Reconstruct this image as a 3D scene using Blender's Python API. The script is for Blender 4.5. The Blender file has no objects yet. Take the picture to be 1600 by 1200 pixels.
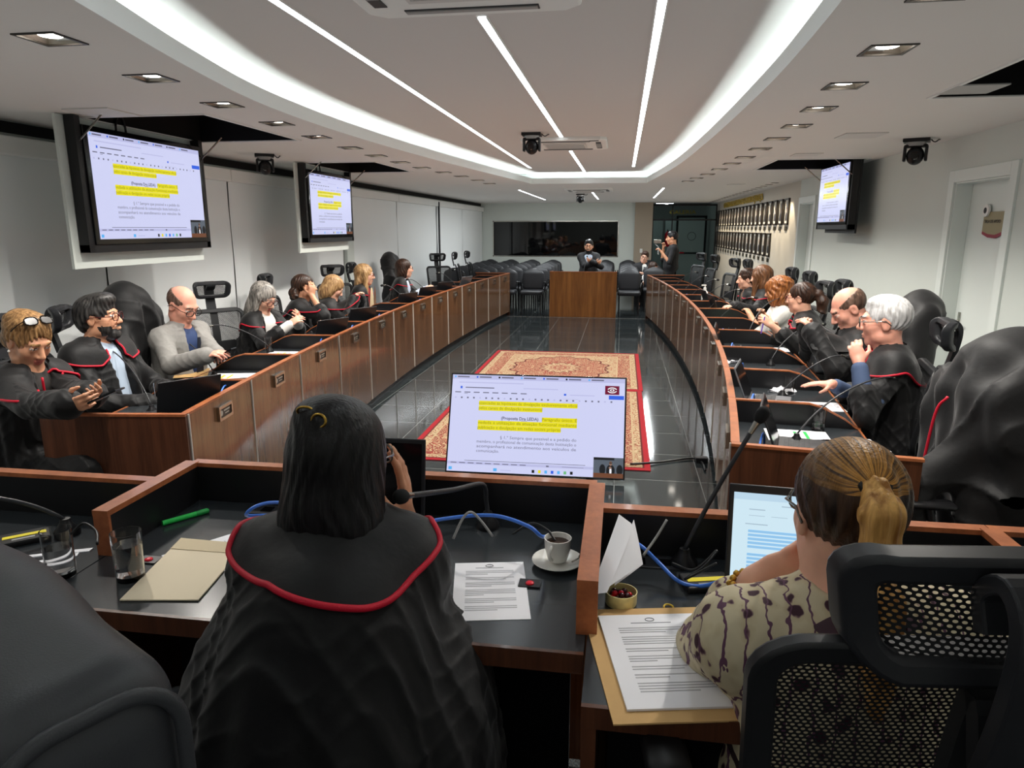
import bpy, bmesh, math, random
import numpy as np
from mathutils import Vector, Matrix
random.seed(7); rng=np.random.default_rng(7)
SC=bpy.context.scene; COL=SC.collection
PI=math.pi
# ---------------------------------------------------------------- camera
F=1090.;H=1.75
TH=math.atan(243/1090);PS=math.atan(173/1090*math.cos(TH))
FW=np.array([-math.sin(PS)*math.cos(TH),math.cos(PS)*math.cos(TH),-math.sin(TH)])
RT=np.array([math.cos(PS),math.sin(PS),0.]);UP=np.cross(RT,FW)
cd=bpy.data.cameras.new('camera');cam=bpy.data.objects.new('camera',cd);COL.objects.link(cam)
cam.matrix_world=Matrix(((RT[0],UP[0],-FW[0],0),(RT[1],UP[1],-FW[1],0),(RT[2],UP[2],-FW[2],H),(0,0,0,1)))
cd.sensor_width=36;cd.sensor_fit='HORIZONTAL';cd.lens=36*F/1600;cd.clip_start=.05
SC.camera=cam
def ray(u,v): return FW+RT*(u-800)/F+UP*(600-v)/F
def P(u,v,z):
    d=ray(u,v);t=(z-H)/d[2];return np.array([d[0]*t,d[1]*t,z])
def D(u,v,t): return ray(u,v)*t+np.array([0,0,H])
def V(*a): return np.array(a,float)
def nrm(v):
    v=np.asarray(v,float);return v/(np.linalg.norm(v)+1e-12)
# ---------------------------------------------------------------- materials
def srgb(r,g,b):
    f=lambda c:(c/255/12.92 if c/255<=.04045 else ((c/255+.055)/1.055)**2.4)
    return (f(r),f(g),f(b),1)
MATS={}
class NT:
    def __init__(s,m): s.n=m.node_tree.nodes;s.l=m.node_tree.links
    def add(s,t,**k):
        x=s.n.new(t)
        for a,b in k.items():
            if a.startswith('i_'): x.inputs[a[2:].replace('_',' ')].default_value=b
            else: setattr(x,a,b)
        return x
    def link(s,a,b): s.l.new(a,b)
    def coord(s,scale=(1,1,1),kind='Object'):
        t=s.add('ShaderNodeTexCoord');m=s.add('ShaderNodeMapping');m.inputs['Scale'].default_value=scale
        s.link(t.outputs[kind],m.inputs['Vector']);return m.outputs['Vector']
    def ramp(s,fac,stops,interp='LINEAR'):
        r=s.add('ShaderNodeValToRGB');r.color_ramp.interpolation=interp
        e=r.color_ramp.elements
        while len(e)<len(stops): e.new(.5)
        for el,(p,c) in zip(e,stops): el.position=p;el.color=c if len(c)==4 else (*c,1)
        s.link(fac,r.inputs['Fac']);return r.outputs['Color']
    def math(s,op,a,b=None,c=None):
        m=s.add('ShaderNodeMath',operation=op)
        for i,x in enumerate((a,b,c)):
            if x is None: continue
            if isinstance(x,(int,float)): m.inputs[i].default_value=x
            else: s.link(x,m.inputs[i])
        return m.outputs[0]
    def mix(s,fac,a,b):
        m=s.add('ShaderNodeMix',data_type='RGBA')
        for i,x in ((0,fac),(6,a),(7,b)):
            if isinstance(x,(int,float,tuple)): m.inputs[i].default_value=x
            else: s.link(x,m.inputs[i])
        return m.outputs[2]
def mat(name,col=(.5,.5,.5,1),rough=.5,metal=0,spec=.5,emit=None,es=1,trans=0,ior=1.45,coat=0,sheen=0,alpha=1,var=0,vscale=8,bump=0,bscale=200,sss=0):
    if name in MATS: return MATS[name]
    m=bpy.data.materials.new(name);m.use_nodes=True;MATS[name]=m
    b=m.node_tree.nodes['Principled BSDF'];n=NT(m)
    if len(col)==3: col=(*col,1)
    b.inputs['Base Color'].default_value=col;b.inputs['Roughness'].default_value=rough;b.inputs['Metallic'].default_value=metal
    b.inputs['Specular IOR Level'].default_value=spec;b.inputs['Transmission Weight'].default_value=trans;b.inputs['IOR'].default_value=ior
    b.inputs['Coat Weight'].default_value=coat;b.inputs['Coat Roughness'].default_value=.08;b.inputs['Sheen Weight'].default_value=sheen;b.inputs['Alpha'].default_value=alpha
    if sss: b.inputs['Subsurface Weight'].default_value=sss;b.inputs['Subsurface Radius'].default_value=(.01,.004,.002)
    if emit: b.inputs['Emission Color'].default_value=emit;b.inputs['Emission Strength'].default_value=es
    if var or bump:
        t=n.add('ShaderNodeTexNoise');n.link(n.coord(),t.inputs['Vector']);t.inputs['Scale'].default_value=vscale;t.inputs['Detail'].default_value=4
        if var:
            lo=tuple(c*(1-var) for c in col[:3]);hi=tuple(min(1,c*(1+var)) for c in col[:3])
            n.link(n.ramp(t.outputs['Fac'],[(.3,lo),(.7,hi)]),b.inputs['Base Color'])
        if bump:
            t2=n.add('ShaderNodeTexNoise');n.link(n.coord(),t2.inputs['Vector']);t2.inputs['Scale'].default_value=bscale
            bp=n.add('ShaderNodeBump');bp.inputs['Strength'].default_value=bump;bp.inputs['Distance'].default_value=.002
            n.link(t2.outputs['Fac'],bp.inputs['Height']);n.link(bp.outputs['Normal'],b.inputs['Normal'])
    return m
def wood(name,c1,c2,scale,rough=.3,coat=.3):
    m=mat(name,c1,rough,coat=coat);n=NT(m);b=m.node_tree.nodes['Principled BSDF']
    t=n.add('ShaderNodeTexNoise');n.link(n.coord(scale),t.inputs['Vector']);t.inputs['Scale'].default_value=1;t.inputs['Detail'].default_value=6;t.inputs['Roughness'].default_value=.65
    t2=n.add('ShaderNodeTexNoise');n.link(n.coord(tuple(s*6 for s in scale)),t2.inputs['Vector']);t2.inputs['Scale'].default_value=1;t2.inputs['Detail'].default_value=3
    f=n.math('ADD',n.math('MULTIPLY',t.outputs['Fac'],.75),n.math('MULTIPLY',t2.outputs['Fac'],.25))
    n.link(n.ramp(f,[(.3,c1),(.5,tuple((a+c)/2 for a,c in zip(c1,c2))),(.68,c2)]),b.inputs['Base Color'])
    return m
WALNUT=wood('walnut_panel',srgb(68,45,32),srgb(136,98,68),(16,16,1.0),.17,.35)
WALNUT_D=wood('walnut_end_panel',srgb(56,31,20),srgb(100,60,40),(22,22,1.2),.3,.2)
EDGE=wood('walnut_edge_band',srgb(136,76,46),srgb(182,110,68),(14,14,14),.3,.25)
LECT=wood('walnut_lectern',srgb(96,56,26),srgb(166,108,56),(10,10,.7),.3,.2)
BLACKLAM=mat('black_laminate',srgb(24,24,26),.35,spec=.45)
DESKTOP=mat('black_desktop',srgb(44,48,51),.22,spec=.5)
CHROME=mat('brushed_steel',srgb(190,188,180),.25,1)
WHITE=mat('white_paint',srgb(226,226,222),.6,var=.02,vscale=2)
CEIL=mat('ceiling_paint',srgb(222,219,214),.8)
WALLM=mat('wall_paint',srgb(202,208,202),.7,var=.02,vscale=1.5)
BEIGE=mat('beige_wall_paint',srgb(196,190,178),.7)
TAUPE=mat('taupe_wall_paint',srgb(158,146,130),.7)
BLIND=mat('blind_fabric',srgb(232,235,234),.75,bump=.15,bscale=400)
BLACK=mat('black_plastic',srgb(22,22,24),.4)
BLACKG=mat('gloss_black_plastic',srgb(10,10,12),.12)
DARKG=mat('dark_grey_plastic',srgb(48,49,52),.42)
GREYP=mat('grey_plastic',srgb(150,150,148),.45)
VOID=mat('dark_void',srgb(14,14,15),.9)
PAPER=mat('white_paper',srgb(240,240,244),.8)
INK=mat('grey_print',srgb(192,192,196),.8)
INKD=mat('dark_print',srgb(60,60,62),.8)
KRAFT=mat('kraft_paper',srgb(202,163,108),.8,var=.04,vscale=20)
CREAM=mat('cream_envelope',srgb(226,212,184),.8)
YELLOW=mat('highlighter_yellow',srgb(232,230,40),.5)
GREEN=mat('highlighter_green',srgb(40,190,80),.35)
REDM=mat('red_plastic',srgb(220,30,50),.35)
BLUEC=mat('blue_cable',srgb(64,118,214),.4)
PORC=mat('white_porcelain',srgb(236,234,226),.15,coat=.3)
GLASS=mat('clear_glass',(1,1,1,1),.02,trans=1,ior=1.45)
WATER=mat('water',(1,1,1,1),.0,trans=1,ior=1.33)
GOLD=mat('gold_metal',srgb(212,170,80),.3,1)
BRASSL=mat('gold_letters',srgb(206,176,70),.35,.6)
LEATHER=mat('black_leather',srgb(58,60,63),.42,spec=.5,bump=.2,bscale=500)
LEATHER2=mat('audience_chair_vinyl',srgb(40,41,44),.45)
ROBE=mat('black_satin',srgb(18,18,19),.58,spec=.32,sheen=.1,bump=.35,bscale=55)
REDTRIM=mat('red_cord',srgb(196,22,48),.55,bump=.5,bscale=600)
def emis(name,c,s):
    m=mat(name,c,.6,emit=c,es=s);return m
LED=emis('led_light',srgb(240,250,255),11)
COVE=emis('cove_led',srgb(235,250,250),44)
LAMPD=emis('downlight_lamp',srgb(255,246,232),16)
# ---------------------------------------------------------------- objects
def tag(o,label=None,cat=None,group=None,kind=None):
    if label: o['label']=label
    if cat: o['category']=cat
    if group: o['group']=group
    if kind: o['kind']=kind
    return o
def thing(name,label,cat,loc=(0,0,0),rz=0,group=None):
    o=bpy.data.objects.new(name,None);COL.objects.link(o);o.empty_display_size=.1
    o.location=tuple(float(x) for x in loc);o.rotation_euler=(0,0,rz);return tag(o,label,cat,group)
class MB:
    """collects shapes; build() links them as one mesh object"""
    def __init__(s): s.v=[];s.f=[];s.m=[];s.n=0;s.T=None;s.mi=0
    def add(s,vs,fs,mi=None):
        vs=np.asarray(vs,float)
        if s.T is not None: vs=vs@s.T[:3,:3].T+s.T[:3,3]
        s.v.append(vs);o=s.n;mi=s.mi if mi is None else mi
        for f in fs: s.f.append([i+o for i in f]);s.m.append(mi)
        s.n+=len(vs);return s
    def frame(s,loc=(0,0,0),rz=0,M=None):
        if M is None: M=np.eye(4);c,q=math.cos(rz),math.sin(rz);M[:2,:2]=[[c,-q],[q,c]];M[:3,3]=loc
        s.T=M;return s
    def box(s,c,d,mi=None,b=0):
        x,y,z=c;a,e,h=[t/2 for t in d]
        if b<=0:
            vs=[(x+i*a,y+j*e,z+k*h) for k in(-1,1) for j in(-1,1) for i in(-1,1)]
            return s.add(vs,[(0,2,3,1),(4,5,7,6),(0,1,5,4),(2,6,7,3),(0,4,6,2),(1,3,7,5)],mi)
        b=min(b,a*.99,e*.99,h*.99)
        vs=[];ix={}
        for k in(-1,1):
            for j in(-1,1):
                for i in(-1,1):
                    for ax in range(3):
                        p=[x+i*(a-b),y+j*(e-b),z+k*(h-b)];p[ax]+=(i,j,k)[ax]*b
                        ix[i,j,k,ax]=len(vs);vs.append(p)
        fs=[]
        def q(*k): fs.append([ix[t] for t in k])
        for sgn in(-1,1):
            o=(lambda l:l if sgn>0 else l[::-1])
            q(*o([(sgn,-1,-1,0),(sgn,1,-1,0),(sgn,1,1,0),(sgn,-1,1,0)]));q(*o([(-1,sgn,-1,1),(-1,sgn,1,1),(1,sgn,1,1),(1,sgn,-1,1)]));q(*o([(-1,-1,sgn,2),(1,-1,sgn,2),(1,1,sgn,2),(-1,1,sgn,2)]))
        for p in(-1,1):
            for r in(-1,1):
                o=(lambda l:l if p*r>0 else l[::-1])
                q(*o([(p,r,-1,0),(p,r,-1,1),(p,r,1,1),(p,r,1,0)]));q(*o([(p,-1,r,2),(p,-1,r,0),(p,1,r,0),(p,1,r,2)][::1]));q(*o([(-1,p,r,1),(-1,p,r,2),(1,p,r,2),(1,p,r,1)]))
        for i in(-1,1):
            for j in(-1,1):
                for k in(-1,1):
                    l=[(i,j,k,0),(i,j,k,1),(i,j,k,2)];q(*(l if i*j*k>0 else l[::-1]))
        return s.add(vs,fs,mi)
    def prism(s,pts,z0,z1,mi=None,axis=2):
        """polygon pts (2D) extruded; axis=2: z. axis=0: pts are (y,z) along x. axis=1: pts are (x,z) along y"""
        n=len(pts)
        def mk(p,t): return (p[0],p[1],t) if axis==2 else ((t,p[0],p[1]) if axis==0 else (p[0],t,p[1]))
        vs=[mk(p,z0) for p in pts]+[mk(p,z1) for p in pts]
        a=sum(pts[i][0]*pts[(i+1)%n][1]-pts[(i+1)%n][0]*pts[i][1] for i in range(n))
        fs=[list(range(n))[::-1],list(range(n,2*n))]+[(i,(i+1)%n,n+(i+1)%n,n+i) for i in range(n)]
        if (a<0)!=(axis==1): fs=[list(f)[::-1] for f in fs]
        return s.add(vs,fs,mi)
    def quad(s,a,b,c,d,mi=None): return s.add([a,b,c,d],[(0,1,2,3)],mi)
    def tube(s,pts,r,n=8,mi=None,cap=True,closed=False):
        pts=np.asarray(pts,float);m=len(pts);r=np.broadcast_to(np.asarray(r,float),(m,))
        tg=np.gradient(pts,axis=0) if not closed else np.roll(pts,-1,0)-np.roll(pts,1,0)
        tg/=np.linalg.norm(tg,axis=1)[:,None]+1e-12
        u=np.cross(tg[0],(0,0,1) if abs(tg[0][2])<.9 else (1,0,0));u=nrm(u);vs=[]
        for i in range(m):
            u=nrm(u-tg[i]*np.dot(u,tg[i]));w=np.cross(tg[i],u)
            for k in range(n):
                a=2*PI*k/n;vs.append(pts[i]+r[i]*(math.cos(a)*u+math.sin(a)*w))
        fs=[]
        for i in range(m if closed else m-1):
            j=(i+1)%m
            for k in range(n): fs.append((i*n+k,i*n+(k+1)%n,j*n+(k+1)%n,j*n+k))
        if cap and not closed: fs+= [list(range(n))[::-1],[(m-1)*n+k for k in range(n)]]
        return s.add(vs,fs,mi)
    def lathe(s,prof,n=24,c=(0,0,0),mi=None):
        """profile (r,z) bottom..top round z"""
        m=len(prof);vs=[(c[0]+r*math.cos(2*PI*k/n),c[1]+r*math.sin(2*PI*k/n),c[2]+z) for r,z in prof for k in range(n)]
        fs=[(i*n+k,i*n+(k+1)%n,(i+1)*n+(k+1)%n,(i+1)*n+k) for i in range(m-1) for k in range(n)]
        if prof[0][0]>1e-6: fs.append(list(range(n))[::-1])
        if prof[-1][0]>1e-6: fs.append([(m-1)*n+k for k in range(n)])
        return s.add(vs,fs,mi)
    def ell(s,c,r,n=16,m=10,mi=None,R=None):
        th=np.linspace(0,PI,m+1);vs=[]
        for t in th:
            for k in range(n):
                a=2*PI*k/n;p=np.array([r[0]*math.sin(t)*math.cos(a),r[1]*math.sin(t)*math.sin(a),-r[2]*math.cos(t)])
                vs.append((R@p if R is not None else p)+np.asarray(c))
        fs=[(i*n+k,i*n+(k+1)%n,(i+1)*n+(k+1)%n,(i+1)*n+k) for i in range(m) for k in range(n)]
        return s.add(vs,fs,mi)
    def grid(s,G,mi=None,closed_u=False,flip=False):
        """G[i][j] points -> quad sheet"""
        G=np.asarray(G,float);a,b=G.shape[:2];fs=[]
        for i in range(a if closed_u else a-1):
            for j in range(b-1):
                q=(i*b+j,((i+1)%a)*b+j,((i+1)%a)*b+j+1,i*b+j+1);fs.append(q[::-1] if flip else q)
        return s.add(G.reshape(-1,3),fs,mi)
    def build(s,name,mats,parent=None,smooth=None,bevel=0,loc=None,rz=0,weld=False):
        me=bpy.data.meshes.new(name)
        vs=np.concatenate(s.v) if s.v else np.zeros((0,3))
        me.from_pydata(vs.tolist(),[],s.f);mats=mats if isinstance(mats,(list,tuple)) else [mats]
        for m in mats: me.materials.append(m)
        if len(mats)>1: me.polygons.foreach_set('material_index',s.m)
        if weld:
            b=bmesh.new();b.from_mesh(me);bmesh.ops.remove_doubles(b,verts=b.verts,dist=1e-5);bmesh.ops.recalc_face_normals(b,faces=b.faces);b.to_mesh(me);b.free()
        if smooth is not None:
            me.polygons.foreach_set('use_smooth',[True]*len(me.polygons))
            if smooth<180:
                try: me.set_sharp_from_angle(angle=math.radians(smooth))
                except Exception: pass
        me.update();o=bpy.data.objects.new(name,me);COL.objects.link(o)
        if bevel:
            bm=o.modifiers.new('bevel','BEVEL');bm.width=bevel;bm.segments=2;bm.limit_method='ANGLE';bm.angle_limit=.6
        if loc is not None: o.location=tuple(float(x) for x in loc)
        if rz: o.rotation_euler=(0,0,rz)
        if parent is not None: o.parent=parent
        return o
KIDS={}
def copy_tree(o,parent=None):
    c=o.copy();COL.objects.link(c)
    if parent is not None: c.parent=parent
    for ch in o.children: copy_tree(ch,c)
    return c
def struct(mb,name,m,**k): return tag(mb.build(name,m,**k),kind='structure')
def bez(p0,p1,p2,p3,n=16):
    t=np.linspace(0,1,n)[:,None];p0,p1,p2,p3=[np.asarray(p,float) for p in(p0,p1,p2,p3)]
    return (1-t)**3*p0+3*(1-t)**2*t*p1+3*(1-t)*t*t*p2+t**3*p3
def spline(pts,n=8):
    """Catmull-Rom through points"""
    p=np.asarray(pts,float);p=np.vstack([2*p[0]-p[1],p,2*p[-1]-p[-2]]);out=[]
    for i in range(1,len(p)-2):
        t=np.linspace(0,1,n,endpoint=False)[:,None];a,b,c,d=p[i-1:i+3]
        out.append(.5*(2*b+(c-a)*t+(2*a-5*b+4*c-d)*t*t+(3*b-a-3*c+d)*t**3))
    return np.vstack(out+[p[-2:-1]])
def text_mesh(txt,size,bold=0,align='LEFT',ext=0):
    c=bpy.data.curves.new('t','FONT');c.body=txt;c.size=size;c.offset=bold;c.align_x=align;c.extrude=ext;c.resolution_u=2
    o=bpy.data.objects.new('t',c);COL.objects.link(o)
    dg=bpy.context.evaluated_depsgraph_get();me=bpy.data.meshes.new_from_object(o.evaluated_get(dg))
    v=np.array([x.co[:] for x in me.vertices]).reshape(-1,3);f=[list(p.vertices) for p in me.polygons]
    bpy.data.objects.remove(o);bpy.data.curves.remove(c);bpy.data.meshes.remove(me)
    return v,f
# ---------------------------------------------------------------- implicit surfaces -> one continuous mesh
def smin(a,b,k):
    if k<=0: return np.minimum(a,b)
    h=np.maximum(k-np.abs(a-b),0)/k;return np.minimum(a,b)-h*h*k*.25
class SDF:
    def __init__(s): s.ops=[]
    def _p(s,fn,lo,hi,k,cls,mode): s.ops.append((fn,np.asarray(lo,float),np.asarray(hi,float),mode,k,cls));return s
    def ell(s,c,r,R=None,k=.02,cls=0,mode=0,off=0):
        c=np.asarray(c,float);r=np.asarray(r,float)+off;R=np.eye(3) if R is None else R
        def fn(p):
            q=(p-c)@R;k0=np.sqrt(((q/r)**2).sum(-1));k1=np.sqrt(((q/(r*r))**2).sum(-1))+1e-9
            return k0*(k0-1)/k1
        e=np.sqrt(((R*r)**2).sum(1));return s._p(fn,c-e,c+e,k,cls,mode)
    def cap(s,a,b,r1,r2=None,k=.02,cls=0,mode=0,off=0):
        a=np.asarray(a,float);b=np.asarray(b,float);r2=r1 if r2 is None else r2;r1=r1+off;r2=r2+off;ba=b-a;L=max(ba@ba,1e-9)
        def fn(p):
            q=p-a;h=np.clip((q@ba)/L,0,1);return np.sqrt(((q-h[...,None]*ba)**2).sum(-1))-(r1+(r2-r1)*h)
        return s._p(fn,np.minimum(a-r1,b-r2),np.maximum(a+r1,b+r2),k,cls,mode)
    def chain(s,pts,rs,**kw):
        for i in range(len(pts)-1): s.cap(pts[i],pts[i+1],rs[i],rs[i+1],**kw)
        return s
    def box(s,c,h,R=None,rd=.01,k=.02,cls=0,mode=0):
        c=np.asarray(c,float);h=np.asarray(h,float);R=np.eye(3) if R is None else R
        def fn(p):
            q=np.abs((p-c)@R)-(h-rd);return np.sqrt((np.maximum(q,0)**2).sum(-1))+np.minimum(q.max(-1),0)-rd
        e=np.abs(R)@h;return s._p(fn,c-e,c+e,k,cls,mode)
    def half(s,c,n,k=.01):
        """cuts away everything on the +n side of point c"""
        c=np.asarray(c,float);n=nrm(n);return s._p(lambda p:-((p-c)@n),[-9]*3,[9]*3,k,-1,1)
    def warp(s,fn): s.ops.append((fn,None,None,9,0,0));return s
    def ev(s,p):
        D=np.full(p.shape[:-1],1.)
        for fn,lo,hi,mode,k,cls in s.ops:
            if mode==9: D=D+fn(p);continue
            d=fn(p);D=smin(D,d,k) if mode==0 else -smin(-D,d,k)
        return D
    def bounds(s):
        l=[o[1] for o in s.ops if o[3]==0];h=[o[2] for o in s.ops if o[3]==0];return np.min(l,0),np.max(h,0)
    def mesh(s,vox):
        lo,hi=s.bounds();lo=lo-3*vox-.01;hi=hi+3*vox+.01;n=np.ceil((hi-lo)/vox).astype(int)+1
        D=np.full(n,.5,np.float32);C=np.zeros(n,np.int8);ax=[(lo[i]+vox*np.arange(n[i])) for i in range(3)]
        for fn,l,h,mode,k,cls in s.ops:
            if mode==9: sl=tuple(slice(0,m) for m in n)
            else:
                m=k+3*vox
                i0=np.clip(np.floor((l-m-lo)/vox).astype(int),0,n);i1=np.clip(np.ceil((h+m-lo)/vox).astype(int)+1,0,n)
                if (i1<=i0).any(): continue
                sl=tuple(slice(a,b) for a,b in zip(i0,i1))
            X,Y,Z=np.meshgrid(ax[0][sl[0]],ax[1][sl[1]],ax[2][sl[2]],indexing='ij');p=np.stack([X,Y,Z],-1)
            d0=D[sl]
            if mode==9:
                near=np.abs(d0)<.06;q=p[near];dd=d0.copy();dd[near]+=fn(q);D[sl]=dd;continue
            d=fn(p).astype(np.float32)
            if mode==0: C[sl]=np.where(d<d0,cls,C[sl]);D[sl]=smin(d0,d,k)
            else:
                if cls>=0: C[sl]=np.where(-d>d0-.003,cls,C[sl])
                D[sl]=-smin(-d0,d,k)
        return surfnet(D,C,lo,vox)
def surfnet(D,C,lo,vox):
    S=D<0;n=np.array(D.shape)
    c=[(i,j,k) for i in(0,1) for j in(0,1) for k in(0,1)]
    sub=lambda A,o:A[o[0]:n[0]-1+o[0],o[1]:n[1]-1+o[1],o[2]:n[2]-1+o[2]]
    cnt=sum(sub(S,o).astype(np.int8) for o in c);mask=(cnt>0)&(cnt<8)
    I=np.argwhere(mask);M=len(I);vid=np.full(mask.shape,-1,np.int32);vid[mask]=np.arange(M)
    val=np.stack([D[I[:,0]+o[0],I[:,1]+o[1],I[:,2]+o[2]] for o in c],1)
    acc=np.zeros((M,3));num=np.zeros(M)
    for a in range(8):
        for b in range(a+1,8):
            if sum(abs(x-y) for x,y in zip(c[a],c[b]))!=1: continue
            va,vb=val[:,a],val[:,b];cr=(va<0)!=(vb<0);t=np.where(cr,va/np.where(cr,va-vb,1),0)
            pa=np.array(c[a],float);pb=np.array(c[b],float);acc+=cr[:,None]*(pa+t[:,None]*(pb-pa));num+=cr
    v=lo+vox*(I+acc/num[:,None]);cl=C[I[:,0],I[:,1],I[:,2]]
    fs=[]
    for a in range(3):
        o1,o2=[x for x in range(3) if x!=a]
        s0=[slice(1,-1)]*3;s1=[slice(1,-1)]*3;s0[a]=slice(0,-1);s1[a]=slice(1,None)
        A=S[tuple(s0)];B=S[tuple(s1)];E=np.argwhere(A!=B)
        if not len(E): continue
        E[:,o1]+=1;E[:,o2]+=1
        e1=np.zeros(3,int);e1[o1]=1;e2=np.zeros(3,int);e2[o2]=1
        g=lambda q:vid[q[:,0],q[:,1],q[:,2]]
        q=np.stack([g(E-e1-e2),g(E-e2),g(E),g(E-e1)],1)
        ins=S[E[:,0],E[:,1],E[:,2]];flip=ins if a!=1 else ~ins
        q[~flip]=q[~flip][:,::-1];fs.append(q)
    f=np.concatenate(fs) if fs else np.zeros((0,4),int)
    f=f[(f>=0).all(1)]
    return v,f,cl
def sdf_obj(name,S,vox,mats,parent=None,smooth=1):
    v,f,cl=S.mesh(vox)
    for _ in range(smooth):
        acc=np.zeros_like(v);num=np.zeros(len(v))
        for i in range(4):
            np.add.at(acc,f[:,i],v[f[:,(i+1)%4]]);np.add.at(num,f[:,i],1)
        v=.55*v+.45*acc/np.maximum(num,1)[:,None]
    me=bpy.data.meshes.new(name);nf=len(f)
    me.vertices.add(len(v));me.vertices.foreach_set('co',v.astype(np.float32).ravel())
    me.loops.add(nf*4);me.loops.foreach_set('vertex_index',f.astype(np.int32).ravel())
    me.polygons.add(nf);me.polygons.foreach_set('loop_start',np.arange(0,nf*4,4,dtype=np.int32))
    try: me.polygons.foreach_set('loop_total',np.full(nf,4,np.int32))
    except Exception: pass
    mats=mats if isinstance(mats,(list,tuple)) else [mats]
    for m in mats: me.materials.append(m)
    if len(mats)>1: me.polygons.foreach_set('material_index',np.clip(cl[f[:,0]],0,len(mats)-1).astype(np.int32))
    me.polygons.foreach_set('use_smooth',np.ones(nf,bool));me.update(calc_edges=True);me.validate()
    o=bpy.data.objects.new(name,me);COL.objects.link(o)
    if parent is not None: o.parent=parent
    return o
# ---------------------------------------------------------------- people
def skin(name,c): return mat('skin_'+name,c,.5,sss=.15,var=.06,vscale=30)
SK={'fair':skin('fair',srgb(226,172,146)),'tan':skin('tan',srgb(196,140,108)),'olive':skin('olive',srgb(206,150,118)),'pink':skin('pink',srgb(224,160,138)),'brown':skin('brown',srgb(150,98,70))}
LIPM=mat('lips',srgb(182,104,92),.45);EYEW=mat('eye_white',srgb(226,222,216),.25);EYED=mat('eye_iris',srgb(44,28,20),.2);NAIL=mat('red_nail',srgb(190,30,40),.25)
def hairmat(name,c1,c2,rough=.38):
    m=mat('hair_'+name,c1,rough,spec=.4)
    n=NT(m);b=m.node_tree.nodes['Principled BSDF']
    t=n.add('ShaderNodeTexNoise');n.link(n.coord((70,70,9)),t.inputs['Vector']);t.inputs['Scale'].default_value=1;t.inputs['Detail'].default_value=4
    n.link(n.ramp(t.outputs['Fac'],[(.35,c1),(.68,c2)]),b.inputs['Base Color'])
    t2=n.add('ShaderNodeTexNoise');n.link(n.coord((190,190,14)),t2.inputs['Vector']);t2.inputs['Scale'].default_value=1
    bp=n.add('ShaderNodeBump');bp.inputs['Strength'].default_value=.6;bp.inputs['Distance'].default_value=.003;n.link(t2.outputs['Fac'],bp.inputs['Height']);n.link(bp.outputs['Normal'],b.inputs['Normal'])
    return m
HM={'black':hairmat('black',srgb(8,7,8),srgb(26,24,26)),'dark':hairmat('dark_brown',srgb(30,20,16),srgb(70,46,34)),'brown':hairmat('brown',srgb(70,44,28),srgb(122,82,52)),
 'auburn':hairmat('auburn',srgb(96,54,30),srgb(176,112,60)),'blond':hairmat('blond',srgb(120,84,52),srgb(206,168,118)),'grey':hairmat('grey',srgb(92,88,84),srgb(176,170,162)),'white':hairmat('white',srgb(170,168,166),srgb(226,226,226)),
 'gold':hairmat('golden',srgb(150,100,46),srgb(236,184,108)),'salt':hairmat('salt_black',srgb(20,19,20),srgb(74,72,70)),'red':hairmat('reddish_blond',srgb(96,68,42),srgb(178,138,92)),'bald':hairmat('cropped_dark',srgb(70,54,46),srgb(120,94,80))}
def rot_frame(yaw,pitch=0,roll=0):
    f=V(math.cos(yaw)*math.cos(pitch),math.sin(yaw)*math.cos(pitch),math.sin(pitch));r=V(math.sin(yaw),-math.cos(yaw),0);u=np.cross(r,f)
    c,s=math.cos(roll),math.sin(roll);r,u=r*c+u*s,u*c-r*s;return np.stack([r,f,u],1)
def hand(S,w,d,pn,side,sc=1,curl=(.5,.6),spread=.1,point=False,off=0):
    """w wrist, d direction, pn palm normal, side +1 = thumb lies on +lat; five fingers of unequal length"""
    d=nrm(d);pn=nrm(pn-d*np.dot(pn,d));lat=np.cross(d,pn)*side
    R=np.stack([lat,d,pn],1)
    S.ell(w+d*.045*sc,V(.038,.052,.016)*sc,R,k=.02,off=off)
    for i,(L,b) in enumerate(((.072,.082),(.08,.086),(.074,.083),(.058,.074))):
        x=(1.5-i)*.0195*sc;base=w+d*b*sc+lat*x;dd=nrm(d+lat*(1.5-i)*spread*.35)
        c1=curl[0]*(.85+.1*i);c2=c1+curl[1]
        if point and i==0: c1*=.3;c2=c1+.15
        a1=nrm(dd*math.cos(c1)+pn*math.sin(c1));a2=nrm(dd*math.cos(c2)+pn*math.sin(c2))
        m=base+a1*L*.55*sc;e=m+a2*L*.5*sc
        S.cap(base,m,.0092*sc,.0085*sc,k=.006);S.cap(m,e,.0085*sc,.0068*sc,k=.004)
    t0=w+d*.02*sc+lat*.03*sc+pn*.006;t1=t0+nrm(lat*.8+d*.7+pn*.5)*.042*sc;t2=t1+nrm(lat*.15+d+pn*.55)*.034*sc
    S.cap(t0,t1,.014*sc,.0105*sc,k=.012);S.cap(t1,t2,.0105*sc,.008*sc,k=.005)
def ik(a,t,l1,l2,pole):
    d=t-a;L=np.linalg.norm(d)
    if L>(l1+l2)*.985: t=a+d/L*(l1+l2)*.985;d=t-a;L=np.linalg.norm(d)
    x=(l1*l1-l2*l2+L*L)/(2*L);h=math.sqrt(max(l1*l1-x*x,1e-6));n=d/L;q=nrm(pole-n*np.dot(pole,n));return a+n*x+q*h,t
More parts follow.
